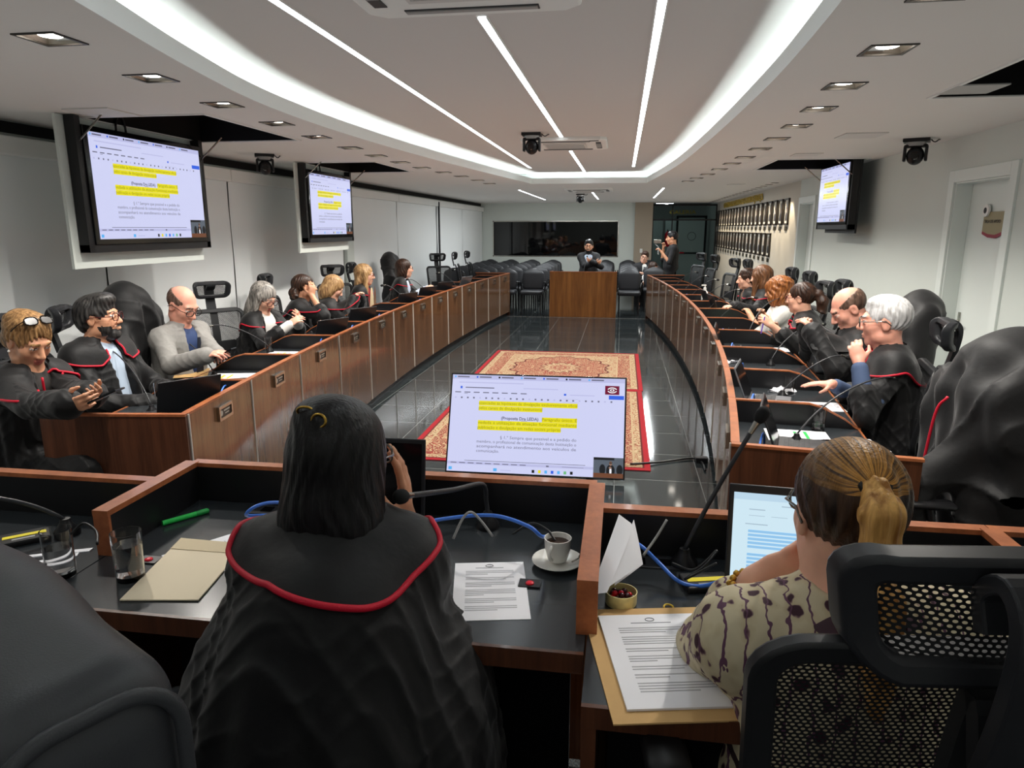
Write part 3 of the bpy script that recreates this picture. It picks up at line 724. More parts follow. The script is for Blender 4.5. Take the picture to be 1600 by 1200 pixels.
for i,(x,y) in enumerate(WASH):
    t=w0 if i==0 else copy_tree(w0);t.location=(x,y,ZC)
    spot((x,y,ZC-.01),50,1.15,(1,.84,.6),(.26,0,-1),.5,'wall_wash_beam',.02)
# hatches the screens drop out of
def hatch(x0,x1,y0,y1,label):
    t=thing('ceiling_hatch',label,'hatch',((x0+x1)/2,(y0+y1)/2,ZC),0,'screen lift hatches');a,c,z=(x1-x0)/2,(y1-y0)/2,.3
    m=MB();vs=[(i*a,j*c,k) for k in(0,z) for j in(-1,1) for i in(-1,1)];m.add(vs,[(0,1,5,4),(2,6,7,3),(0,4,6,2),(1,3,7,5),(4,5,7,6)]);m.build('shaft',VOID,t)
    m=MB()
    for s in(-1,1): m.box((s*(a+.01),0,-.003),(.02,2*c+.04,.008));m.box((0,s*(c+.01),-.003),(2*a,.02,.008))
    m.build('edge_trim',WHITE,t);return t
hatch(*HATCH[0],'open black ceiling hatch above the nearest wall screen');hatch(*HATCH[1],'open black ceiling hatch above the second wall screen');hatch(*HATCH[2],'open black ceiling hatch above the screen beside the plaque door');hatch(*HATCH[3],'dark ceiling hatch nearest the camera, near the ceiling access panel')
# cassette air conditioners
VENTD=mat('vent_dark',srgb(60,60,62),.6)
def cassette(x,y,z,label,s=.84):
    t=thing('cassette_air_conditioner',label,'air conditioner',(x,y,z),0,'ceiling cassette air conditioners');h=s/2
    m=MB();m.prism([(-h,-h+.06),(-h+.06,-h),(h-.06,-h),(h,-h+.06),(h,h-.06),(h-.06,h),(-h+.06,h),(-h,h-.06)],-.035,.03);m.build('panel',WHITE,t,bevel=.012)
    m=MB();m.box((0,0,-.04),(s*.5,s*.5,.012));
    for i in range(9): m.box((0,-s*.2+i*s*.05,-.047),(s*.46,.006,.006))
    m.build('grille',mat('grille_white',srgb(200,198,194),.5),t)
    for dx,dy,w_,l_ in((0,-.4,s*.62,.05),(0,.4,s*.62,.05),(-.4,0,.05,s*.62),(.4,0,.05,s*.62)):
        m=MB();m.box((dx*s,dy*s,-.036),(w_,l_,.006));q=m.build('vent',VENTD,t)
        m=MB();m.box((dx*s*.99,dy*s*.99,-.041),(w_*.98,l_*.6,.004));m.build('flap',GREYP,q)
    m=MB();m.box((h-.12,-h+.04,-.037),(.09,.03,.006));m.build('display',BLACKG,t);return t
cassette(-.6,2.53,ZU,'nearest white cassette air conditioner, cut by the top of the picture');cassette(-.6,7.45,ZU,'white cassette air conditioner behind the middle dome camera');cassette(-.62,13.0,ZC,'farthest white cassette air conditioner on the lower ceiling')
# access panels / speakers
for i,(u,v_,s,l) in enumerate([(1520,138,.24,'grey square access panel in the ceiling near the door plaque'),(1345,211,.3,'faint ceiling panel above the screen beside the plaque door'),(160,175,.3,'faint ceiling panel beside the nearest wall screen hatch'),(1150,288,.25,'faint ceiling panel near the portrait wall downlights'),(1260,241,.25,'faint ceiling panel before the hatch beside the plaque door')]):
    p=P(u,v_,ZC);m=MB();m.box((0,0,-.004),(s,s,.008));tag(m.build('ceiling_panel',mat('panel_grey',srgb(176,176,172),.7) if i==0 else mat('panel_white',srgb(208,206,202),.7),loc=p,bevel=.002),l,'panel')
# dome cameras
def ptz(p,label,s=1,rz=0):
    t=thing('dome_camera',label,'camera',p,rz,'pan tilt cameras under the ceiling')
    m=MB();m.box((0,0,-.012*s),(.17*s,.15*s,.024*s));m.build('mount_plate',BLACK,t,bevel=.004)
    m=MB();m.lathe([(.06*s,-.05*s),(.066*s,-.024*s)],20);m.build('base',GREYP,t,smooth=40)
    m=MB()
    for x in(-1,1): m.box((x*.068*s,0,-.1*s),(.02*s,.07*s,.11*s))
    m.box((0,0,-.05*s),(.15*s,.08*s,.02*s));m.build('yoke',BLACK,t,bevel=.008)
    m=MB();m.ell((0,0,-.115*s),(.058*s,.062*s,.066*s));m.build('head',BLACK,t,smooth=180)
    m=MB();M=np.eye(4);a=1.2;M[:3,:3]=[[1,0,0],[0,math.cos(a),-math.sin(a)],[0,math.sin(a),math.cos(a)]];M[:3,3]=(0,-.05*s,-.125*s);m.frame(M=M);m.lathe([(.026*s,0),(.026*s,.02*s),(.016*s,.021*s),(0,.021*s)],16);m.build('lens',BLACKG,t,smooth=40)
    m=MB();m.tube(bez((.09*s,0,-.01),(.12*s,0,-.05*s),(.13*s,.05,0),(.14*s,.1*s,-.004)),.005,6);m.build('cable',BLACK,t,smooth=180)
ptz(P(413,241,ZC),'black dome camera between the two wall screens',1.05,.5);ptz(P(831,208,ZU),'black dome camera hanging from the middle of the raised ceiling',1.05);ptz(P(1433,217,ZC),'black dome camera above the white door with the plaque',1.1,-.4);ptz(P(907,303,ZC),'farthest black dome camera, small, on the lower far ceiling',1.0)
# roller blinds on the left wall
def blind(y0,y1,label,z0=.25):
    t=thing('roller_blind',label,'blind',(XL,(y0+y1)/2,0),0,'white blinds along the wall');L=y1-y0
    m=MB();G=[[(.045+.004*math.sin(j*1.7+i),-L/2+.004+(L-.008)*i/24,z0+(2.22-z0)*j/8) for j in range(9)] for i in range(25)];m.grid(G,flip=True);m.build('fabric',BLIND,t,smooth=180)
    m=MB();m.box((.055,0,2.27),(.09,L,.12));m.build('cassette',WHITE,t,bevel=.01)
    m=MB();m.tube([(.045,-L/2+.02,z0),(.045,L/2-.02,z0)],.012,8);m.build('bottom_bar',WHITE,t,smooth=180);return t
bl=[(1.2,3.03,'white roller blind nearest the camera, behind the woman with sunglasses'),(3.04,4.93,'white roller blind behind the nearest wall screen'),(4.94,6.77,'white roller blind behind the bald man in the grey suit'),(6.78,9.70,'white roller blind behind the second wall screen'),(10.0,12.22,'white roller blind beyond the wall column'),(12.23,14.93,'white roller blind before the dark blind pole'),(14.97,17.43,'white roller blind after the dark blind pole'),(17.44,19.97,'farthest white roller blind, beside the dark window')]
for b_ in bl: blind(*b_)
m=MB();m.tube([(0,0,.3),(0,0,2.3)],.022,8);tag(m.build('blind_pole',DARKG,loc=(XL+.1,14.95,0),smooth=180),'thin dark vertical pole between two far white blinds','pole')
# doors
def door(nm,y0,y1,zt,handle_far=True,sign=None):
    o=tag(bpy.data.objects.new(nm,None),kind='structure');COL.objects.link(o);o.location=(XR,(y0+y1)/2,0);L=y1-y0
    DW=mat('door_white',srgb(216,222,217),.45)
    m=MB();m.box((.14,0,zt/2),(.04,L,zt));m.build('leaf',DW,o,bevel=.003)
    m=MB()
    for s in(-1,1): m.box((-.008,s*(L/2+.045),zt/2+.045),(.02,.09,zt+.09));m.box((.06,s*(L/2-.006),zt/2),(.12,.012,zt))
    m.box((-.008,0,zt+.045),(.02,L,.09));m.box((.06,0,zt-.006),(.12,L,.012));m.build('frame',DW,o,bevel=.003)
    yh=L/2-.09
    m=MB();m.box((.115,yh,1.0),(.008,.035,.2));h=m.build('handle',CHROME,o,bevel=.002)
    m=MB();m.tube([(.115,yh,1.03),(.07,yh,1.03),(.07,yh-.1,1.03)],.008,8);m.build('lever',CHROME,h,smooth=60);return o
dr=door('door_1',*D1);d2=door('door_2',*D2)
m=MB();m.box((2.56+.112,10.62,1.72),(.01,.05,.2));tag(m.build('door_sign',mat('sign_dark',srgb(80,78,70),.4),bevel=.002),'small dark vertical sign on the far white door','sign')
t=thing('door_plaque','khaki door plaque with a round emblem and a dark red lower edge','sign',(2.56+.112,5.7,1.78))
m=MB();m.prism([(-.14,-.055),(-.05,-.075),(.05,-.07),(.14,-.05),(.14,.09),(-.14,.09)],-.006,.006,axis=0);m.build('plate',mat('khaki_plate',srgb(150,138,104),.4,.2),t)
m=MB();m.prism([(-.14,-.075),(-.05,-.1),(.05,-.095),(.14,-.07),(.14,-.05),(.05,-.07),(-.05,-.075),(-.14,-.055)],-.006,.006,axis=0);m.build('red_edge',mat('dark_red',srgb(140,24,50),.4),t)
m=MB();M=np.array([[0,0,-1,-.012],[-1,0,0,0],[0,1,0,0],[0,0,0,1.]]);m.frame(M=M);m.lathe([(.045,-.008),(.045,.008),(.03,.009),(0,.009)],24,c=(-.1,.1,0));em=m.build('emblem',WHITE,t,smooth=30)
m=MB();m.frame(M=M);m.lathe([(.022,.0095),(.022,.0105),(0,.0105)],16,c=(-.1,.1,0));m.build('emblem_mark',INKD,em)
v,f=text_mesh('SALA DE APOIO',.032,.0006,'CENTER');m=MB();m.frame(M=M);m.add(v+V(0,.01,-.004),f);m.build('lettering',INKD,t)
# portraits with name plates
FR=mat('portrait_frame',srgb(38,32,28),.35);PM=mat('portrait_mount',srgb(214,210,198),.7)
def portrait(sd):
    r=random.Random(sd);t=thing('framed_portrait',None,'picture')
    m=MB();h,w_,d=.41,.30,.03
    for s in(-1,1): m.box((-d/2,s*(w_/2-.012),0),(d,.024,h));m.box((-d/2,0,s*(h/2-.012)),(d,w_,.024))
    m.build('frame',FR,t);m=MB();m.box((-.008,0,0),(.01,w_-.04,h-.04));m.build('mount',PM,t)
    c=r.uniform(.12,.5);bg=mat('photo_bg_%d'%sd,(c,c*.97,c*.92,1),.5);cl=mat('photo_suit_%d'%sd,(c*.12,c*.12,c*.15,1),.5);sk=mat('photo_face_%d'%sd,(c*.9,c*.62,c*.5,1),.5)
    m=MB();m.box((-.0135,0,0),(.002,.19,.29),0)
    th=np.linspace(0,2*PI,18,endpoint=False)
    m.add([(-.0152,.034*math.cos(a),.04+.046*math.sin(a)) for a in th],[list(range(18))],2)
    m.add([(-.015,y,z) for y,z in((-.088,-.14),(-.08,-.06),(-.03,-.015),(.03,-.015),(.08,-.06),(.088,-.14))],[list(range(6))],1)
    m.build('photograph',[bg,cl,sk],t)
    m=MB();m.box((-.006,0,-h/2-.06),(.012,.14,.065));m.build('name_plate',mat('plate_bronze',srgb(74,66,48),.35,.5),t);return t
pr=[portrait(i) for i in range(3)]
for row,(n_,y0,z,dy) in enumerate(((20,11.95,2.012,.435),(17,13.2,1.465,.44))):
    for i in range(n_):
        k=(i*7+row)%3;t=pr[k] if row==0 and i in(0,1,2) and k==(i*7)%3 and pr[k].location.x==0 else copy_tree(pr[k])
        t.location=(XR+.019,y0+i*dy,z);tg='portraits on the gallery wall, upper row' if row==0 else 'portraits on the gallery wall, lower row'
        nm=('framed portrait in the upper row under the gold letters' if row==0 else 'framed portrait in the lower row of the gallery wall')
        if i==0: nm='nearest '+nm
        elif i==1: nm='second nearest '+nm
        elif i==2: nm='third nearest '+nm
        else: nm='narrow-looking far '+nm if i>6 else nm
        tag(t,nm,'picture',tg)
v,f=text_mesh('GALERIA DOS PROCURADORES-GERAIS DE JUSTIÇA',.17,.003,'LEFT',.008)
s_=5.2/(v[:,0].max());v=v*V(s_,1,1);m=MB();m.frame(M=np.array([[0,0,-1,XR+.0],[-1,0,0,19.2],[0,1,0,2.27],[0,0,0,1.]]));m.add(v,f)
tag(m.build('wall_lettering',BRASSL),'raised gold letters on the gallery wall above the portraits','sign')
# glass partition to the corridor
gp=mat('partition_glass',srgb(226,238,236),.02,trans=1,ior=1.02)
t=tag(bpy.data.objects.new('window_2',None),kind='structure');COL.objects.link(t);t.location=(1.65,YB+.02,0)
m=MB();m.box((0,0,1.2),(1.66,.012,2.3));m.build('pane',gp,t)
m=MB()
for x in(-.84,-.32,.84): m.box((x,0,1.2),(.03,.04,2.36))
for z in(.03,1.98,2.37): m.box((0,0,z),(1.7,.04,.04))
m.build('window_frame',mat('dark_alu',srgb(34,36,38),.4,.5),t)
wallbox('corridor_wall_back',-.2,3.3,24.0,24.1,0,ZT,mat('corridor_paint',srgb(150,158,154),.6))
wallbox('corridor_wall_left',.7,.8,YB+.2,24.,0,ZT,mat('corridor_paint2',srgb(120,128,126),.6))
wallbox('corridor_wall_right',2.62,2.75,20.6,24.,0,ZT,mat('corridor_paint',srgb(150,158,154),.6))
m=MB();m.box((1.6,22.1,2.5),(2.4,4.2,.03));struct(m,'ceiling_corridor',mat('corridor_ceiling',srgb(60,64,66),.6))
PAN=mat('frosted_panel',srgb(176,190,186),.25)
for i in range(4):
    m=MB();m.box((0,0,0),(.36,.03,2.0));tag(m.build('room_divider',PAN,loc=(1.1+i*.42,23.6-.35*i,1.0)),'pale green frosted screen seen through the glass partition','panel','corridor panels behind the glass')
t=thing('corridor_door','frosted corridor door with a dark push bar, seen through the glass partition','door',(2.05,22.2,0))
m=MB();m.box((0,0,1.02),(.8,.03,2.04));m.build('leaf',mat('frosted_door',srgb(160,174,170),.25),t)
m=MB();m.box((-.42,0,1.05),(.06,.06,2.1));m.box((.42,0,1.05),(.06,.06,2.1));m.box((0,0,2.1),(.9,.06,.06));m.build('frame',mat('dark_alu',srgb(34,36,38),.4,.5),t)
m=MB();m.tube([(-.36,-.06,1.02),(.36,-.06,1.02)],.022,8);pb=m.build('push_bar',BLACK,t,smooth=180)
m=MB();m.box((-.27,-.085,1.03),(.16,.03,.04));m.build('push_bar_grip',REDM,pb)
m=MB();th=np.linspace(0,2*PI,24,endpoint=False);m.tube([(0.02+.12*math.cos(a),-.02,1.52+.12*math.sin(a)) for a in th],.006,5,closed=True);m.build('ring_logo',DARKG,t)
t=thing('fire_extinguisher','red fire extinguisher on the corridor wall behind the glass','fire extinguisher',(1.36,22.4,1.2))
m=MB();m.lathe([(0,0),(.07,.005),(.075,.03),(.075,.36),(.05,.42),(.025,.44),(.025,.47),(0,.47)],16);m.build('cylinder',REDM,t,smooth=40)
m=MB();m.box((0,-.02,.5),(.03,.12,.03));m.tube(bez((0,-.05,.48),(.1,-.1,.45),(.11,-.08,.2),(.09,-.03,.1)),.01,6);m.build('hose',BLACK,t)
v,f=text_mesh('GALERIA',.16,.003,'CENTER',.006);m=MB();m.frame(M=np.array([[1,0,0,1.85],[0,0,-1,23.2],[0,1,0,2.2],[0,0,0,1.]]));m.add(v*V(1.3,1,1),f);tag(m.build('corridor_lettering',BRASSL),'gold letters high in the corridor behind the glass partition','sign')
m=MB();m.box((0,0,0),(.5,.06,.01));tag(m.build('corridor_light',emis('corridor_lamp',srgb(225,240,240),7),loc=(1.2,21.6,2.47)),'linear lamp on the corridor ceiling behind the glass','light')
m=MB();m.box((0,0,0),(.06,.9,.01));tag(m.build('corridor_light',emis('corridor_lamp',srgb(225,240,240),7),loc=(1.3,22.6,2.47)),'farther linear lamp on the corridor ceiling behind the glass','light')
m=MB();m.box((0,0,0),(.01,.07,.11));tag(m.build('light_switch',WHITE,loc=(.52,YB-.106,1.15),rz=PI/2,bevel=.003),'small white light switch on the taupe pier','switch')
# ---------------------------------------------------------------- the long curved benches
CLP=[-1.48638833e-04,1.44357714e-02,-2.25985963e-01,-1.52543980];CRP=[1.98068258e-04,-1.65755306e-02,2.33732154e-01,-6.34097344e-02]
SL=[3.03,3.82,4.68,5.6,6.5,7.38,8.2,9.1,9.95,10.8,11.65,12.55,13.4,14.2]
SR=[2.95,3.77,4.64,5.52,6.47,7.35,8.2,9.05,9.9,10.75,11.6,12.45,13.25,14.0]
ZL,ZD=.866,.742
def lip(side,y): c=CLP if side<0 else CRP;return V(np.polyval(c,y),y,0)
def out(side,y):
    c=CLP if side<0 else CRP;d=np.polyval(np.polyder(c),y);return nrm(V(side,-side*d,0))
PLATE_D=mat('plate_dark',srgb(46,42,36),.35,.3);PLATE_L=mat('plate_emblem',srgb(196,190,176),.4)
def plate_parts(desk,o,c,tx,nx,filled=True,w=.17,h=.08):
    """c centre, tx along, nx facing"""
    M=np.eye(4);M[:3,0]=tx;M[:3,1]=nx;M[:3,2]=(0,0,1);M[:3,3]=c
    m=MB().frame(M=M)
    for s in(-1,1): m.box((s*(w/2-.008),.008,0),(.016,.016,h));m.box((0,.008,s*(h/2-.008)),(w-.03,.016,.016))
    p=m.build('name_plate',CHROME,desk)
    if filled:
        m=MB().frame(M=M);m.box((0,.006,0),(w-.03,.01,h-.03));m.build('plate_insert',PLATE_D,p)
        m=MB().frame(M=M);th=np.linspace(0,2*PI,14,endpoint=False);sx=-1 if np.cross(tx,nx)[2]>0 else 1
        m.add([(sx*-.052+.016*math.cos(a)*1,.012,.016*math.sin(a)) for a in th],[list(range(14))[::-1]]);m.box((sx*.014,.0118,.008),(.075,.001,.008));m.box((sx*.014,.0118,-.009),(.05,.001,.006));m.build('plate_print',PLATE_L,p)
def bench_desk(side,i,ys,label,group,first=False,last=False,filled=True):
    ya,yb=ys[i],ys[i+1];A,B=lip(side,ya),lip(side,yb);na,nb_=out(side,ya),out(side,yb);ya+=.002;yb-=.001;O=(A+B)/2;nm=nrm(na+nb_)
    t=thing('bench_desk',label,'desk',O,0,group);A=A-O;B=B-O;Z=V(0,0,1);tx=nrm(B-A)
    ny=6;YS=np.linspace(ya,yb,ny);L=[lip(side,y)-O for y in YS];N=[out(side,y) for y in YS]
    def strip(b0,b1,z0,z1,name,mt,par=t):
        m=MB();n=ny;vs=[]
        for p,q in zip(L,N):
            for b,z in((b0,z0),(b1,z0),(b1,z1),(b0,z1)): vs.append(p+q*b+Z*z)
        fs=[]
        for k in range(n-1):
            for j in range(4):
                f=[k*4+j,k*4+(j+1)%4,(k+1)*4+(j+1)%4,(k+1)*4+j];fs.append(f if side>0 else f[::-1])
        e0=[0,1,2,3];e1=[(n-1)*4+j for j in(3,2,1,0)];fs+= [e0[::-1],e1[::-1]] if side>0 else [e0,e1]
        m.add(vs,fs);return m.build(name,mt,par,weld=True)
    strip(0,.024,.075,ZL-.012,'front_panel',WALNUT);strip(.05,.07,0,.075,'plinth',BLACK);strip(-.003,.034,ZL-.012,ZL,'top_edge',EDGE)
    strip(.024,.03,ZD,ZL-.012,'inner_lining',BLACKLAM);strip(.024,.64,ZD-.026,ZD,'desktop',DESKTOP);strip(.64,.65,ZD-.03,ZD+.003,'desktop_edge',EDGE)
    strip(.30,.32,.12,ZD-.03,'modesty_panel',BLACKLAM)
    m=MB();M=np.eye(4);M[:3,0]=tx;M[:3,1]=-nm;M[:3,2]=Z;M[:3,3]=A;m.frame(M=M);m.box((.0,.003,.47),(.008,.008,.78));m.build('seam_strip',mat('alu_strip',srgb(214,212,204),.4,.3),t)
    def DV(p,w): return (0,w) if (p is A)==(side<0) else (-w,0)
    def divider(p,n_,full,name):
        M=np.eye(4);tt=np.cross(Z,n_);M[:3,0]=n_;M[:3,1]=tt;M[:3,2]=Z;M[:3,3]=p
        if full:
            m=MB().frame(M=M);m.prism([(0,.0),(.72,.0),(.72,ZL-.012),(0,ZL-.012)],*DV(p,.026),axis=1);d=m.build(name,WALNUT_D,t,weld=True)
            m=MB().frame(M=M);m.prism([(0,ZL-.012),(.725,ZL-.012),(.725,ZL),(0,ZL)],*DV(p,.03),axis=1);m.build('panel_edge',EDGE,d,weld=True)
            m=MB().frame(M=M);s=.015 if p is A else -.019;m.prism([(.03,ZD),(.715,ZD),(.715,ZL-.012),(.03,ZL-.012)],s,s+.004,axis=1);m.build('panel_lining',BLACKLAM,d,weld=True)
        else:
            top=[(.03,ZL),(.40,ZL),(.47,ZL-.018),(.58,ZD+.05),(.63,ZD+.012),(.655,ZD+.006)]
            m=MB().frame(M=M);m.prism([(.03,ZD),(.655,ZD)]+[(a,b-.008) for a,b in top[::-1]],*DV(p,.022),axis=1);d=m.build(name,BLACKLAM,t,weld=True)
            m=MB().frame(M=M);m.prism([(a,b-.008) for a,b in top]+top[::-1],*DV(p,.024),axis=1);m.build('divider_edge',EDGE,d,weld=True)
            m=MB().frame(M=M);m.box((.35,0,.36),(.56,.022,.66));m.build('support_panel',BLACKLAM,d)
    divider(A,na,first,'end_panel' if first else 'divider')
    if last: divider(B,nb_,True,'end_panel')
    pm=(L[ny//2]+L[ny//2-1])/2;plate_parts(t,O,pm-nm*.001+Z*(ZL-.095),tx,-nm,filled)
    return t
LABL=['nearest bench desk by the blinds, with the end panel, by the woman with sunglasses','bench desk by the blinds with the yellow-marked papers of the bald man in grey','bench desk by the blinds with an empty glass on a yellow-edged paper','bench desk by the blinds in front of the grey-haired woman','bench desk by the blinds in front of the woman leaning on her hand','bench desk by the blinds in front of the blond woman looking down','bench desk by the blinds in front of the woman in the cream jacket','bench desk by the blinds with a small red cup and a laptop','bench desk by the blinds in front of the brown-haired woman in white and blue','bench desk by the blinds just beyond the brown-haired woman, before an empty chair','fourth bench desk from the far end on the blinds side','third bench desk from the far end on the blinds side','second bench desk from the far end on the blinds side']
LABL=LABL[:12]+['farthest bench desk on the blinds side, with an empty plate frame']
LABL[11]='second bench desk from the far end on the blinds side';LABL[10]='third bench desk from the far end on the blinds side'
LABR=['nearest bench desk on the door side, with the end panel and an open laptop','bench desk on the door side in front of the white-haired man','bench desk on the door side with a glass and yellow-marked papers, beside the bald man','bench desk on the door side with a coffee cup and white napkin','bench desk on the door side in front of the woman with the ponytail and robe','bench desk on the door side in front of the curly-haired woman in white','bench desk on the door side holding the brown tray','bench desk on the door side with the white spray bottle','bench desk on the door side just beyond the spray bottle','fourth bench desk from the far end on the portrait wall side','third bench desk from the far end on the portrait wall side','second bench desk from the far end on the portrait wall side','farthest bench desk on the portrait wall side, beside the man filming']
for i in range(13): bench_desk(-1,i,SL,LABL[i],'curved bench along the blinds',i==0,i==12,i<10)
for i in range(13): bench_desk(1,i,SR,LABR[i],'curved bench along the doors and portraits',i==0,i==12,i<9)
# lectern table
t=thing('lectern','wide plain walnut lectern facing the room, speaker standing behind it','lectern',(-.75,14.12,0))
m=MB();m.box((0,0,.455),(1.335,.03,.91));m.build('front_panel',LECT,t,bevel=.002)
m=MB();m.box((0,.0,.905),(1.335,.04,.014));m.build('top_edge',EDGE,t)
m=MB();m.box((0,.25,.76),(1.3,.46,.03));m.build('shelf',BLACKLAM,t)
for s in(-1,1): m=MB();m.box((s*.655,.25,.45),(.024,.46,.9));m.build('side_panel',WALNUT_D,t)
# ---------------------------------------------------------------- front row of desks on the dais
DZ=.2;ZT_,ZF=1.075,.958
XD=[-2.25,-1.24,-.045,.857,1.95]
FY=[(1.64,1.05),(1.80,1.197),(1.64,1.05),(1.64,1.05)]
FLAB=['dais desk with a yellow-striped black box and plastic cutlery, behind the leather chair','middle dais desk of the black-haired woman in the robe, set forward of its neighbours','dais desk with the open laptop of the woman in the patterned blouse','dais desk beyond the woman in the patterned blouse, with a lone empty glass']
for i in range(4):
    x0,x1=XD[i],XD[i+1];yp,ye=FY[i];w_=x1-x0;xc=(x0+x1)/2
    t=thing('dais_desk',FLAB[i],'desk',(xc,yp,DZ),0,'front row of dais desks')
    fr=lambda y:y-yp
    m=MB();m.box((0,.013,(ZT_-.012)/2),(w_-.002,.026,ZT_-.012-2*DZ+.2));
    m=MB();m.box((0,.013,(ZT_-.012-DZ)/2),(w_-.002,.024,ZT_-.012-DZ));m.build('front_panel',WALNUT,t)
    m=MB();m.box((0,.011,ZT_-.006-DZ),(w_-.002,.034,.012));m.build('top_edge',EDGE,t)
    m=MB();m.box((0,-.003,(ZF+ZT_-.012)/2-DZ),(w_-.004,.006,ZT_-.012-ZF));m.build('inner_lining',BLACKLAM,t)
    m=MB();m.box((0,(fr(ye)-.006)/2,ZF-.014-DZ),(w_-.004,yp-ye-.006,.028));m.build('desktop',DESKTOP,t)
    m=MB();m.box((0,fr(ye)-.004,ZF-.02-DZ),(w_-.004,.01,.042));m.build('desktop_edge',WALNUT_D,t)
    m=MB();m.box((0,-.2,.33),(w_-.1,.02,.5));m.build('modesty_panel',BLACKLAM,t)
    if i in(1,2,3):
        yb_=1.80 if i<3 else 1.64;ya_=(0,1.43,1.265,1.2)[i]
        for px,pn in ((x0-xc,'divider'),):
            m=MB();m.prism([(fr(ya_),ZF-DZ),(fr(yb_)-.0,ZF-DZ),(fr(yb_),ZT_-DZ-.012),(fr(ya_),ZT_-DZ-.012)],px-.018,px+.018,axis=0);d=m.build(pn,BLACKLAM,t,weld=True)
            m=MB();m.box((px,fr((ya_+yb_)/2)-.002,ZT_-DZ-.005),(.042,yb_-ya_+.012,.014));m.box((px,fr(ya_)-.003,(ZF+ZT_-.012)/2-DZ),(.042,.008,ZT_-.012-ZF));m.build('divider_edge',EDGE,d)
        m=MB();m.prism([(fr(ye)+.01,0),(fr(yp),0),(fr(yp),ZF-DZ-.03),(fr(ye)+.01,ZF-DZ-.03)],x0-xc+.002,x0-xc+.028,axis=0);m.build('side_panel',WALNUT_D,t,weld=True)
    m=MB();m.box((-.3,-.05,ZF-DZ+.0015),(.16,.06,.003));sk_=m.build('socket_plate',DARKG,t)
    m=MB();m.box((-.34,-.05,ZF-DZ+.004),(.03,.03,.003));m.box((-.28,-.05,ZF-DZ+.004),(.03,.03,.003));m.build('socket',BLACKG,sk_)
# ---------------------------------------------------------------- chairs
def meshfab(name,px,pz,col,ax='xz',hole=.34):
    m=bpy.data.materials.new(name);m.use_nodes=True;MATS[name]=m;n=NT(m);b=m.node_tree.nodes['Principled BSDF'];b.inputs['Base Color'].default_value=col;b.inputs['Roughness'].default_value=.6
    t=n.add('ShaderNodeTexCoord');s=n.add('ShaderNodeSeparateXYZ');n.link(t.outputs['Object'],s.inputs[0])
    u=n.math('DIVIDE',s.outputs['X'],px);w_=n.math('DIVIDE',s.outputs['Z'],pz);row=n.math('FLOOR',w_)
    u2=n.math('ADD',u,n.math('MULTIPLY',n.math('MODULO',row,2.0),.5))
    a=n.math('SUBTRACT',n.math('FRACT',u2),.5);c=n.math('SUBTRACT',n.math('FRACT',w_),.5)
    r=n.math('ADD',n.math('MULTIPLY',a,a),n.math('MULTIPLY',c,c));al=n.math('GREATER_THAN',r,hole*hole);n.link(al,b.inputs['Alpha']);return m
MESHF=meshfab('chair_mesh',.009,.0062,srgb(24,25,27),hole=.31)
FRAMEP=mat('chair_frame_plastic',srgb(30,31,33),.45,spec=.45);HRP=mat('headrest_plastic',srgb(34,35,38),.4)
def rr(w,h,r,n=6,taper=0):
    pts=[]
    for cx,cz,a0 in((w-r,h-r,0),(-w+r,h-r,90),(-w+r,-h+r,180),(w-r,-h+r,270)):
        for k in range(n+1):
            a=math.radians(a0+90*k/n);x=cx+r*math.cos(a);z=cz+r*math.sin(a);pts.append((x*(1+taper*z/h),z))
    return pts
def band(m,pts,f,wd,th):
    """flat frame loop: pts (x,z) outline, wd band width inward, th thickness; f(x,z)->y curve"""
    p=np.array(pts);n=len(p);c=p.mean(0);q=[]
    d=np.roll(p,-1,0)-np.roll(p,1,0);nn=np.stack([-d[:,1],d[:,0]],1);nn/=np.linalg.norm(nn,axis=1)[:,None]+1e-9
    i_=p+nn*wd;vs=[]
    for a in(p,i_):
        for s in(-1,1):
            for x,z in a: vs.append((x,f(x,z)+s*th/2,z))
    fs=[]
    for i in range(n):
        j=(i+1)%n;A,Bk,C,Dk=0,n,2*n,3*n
        fs+=[(A+i,A+j,Bk+j,Bk+i),(C+i,Dk+i,Dk+j,C+j),(A+i,C+i,C+j,A+j),(Bk+i,Bk+j,Dk+j,Dk+i)]
    m.add(vs,fs);return i_
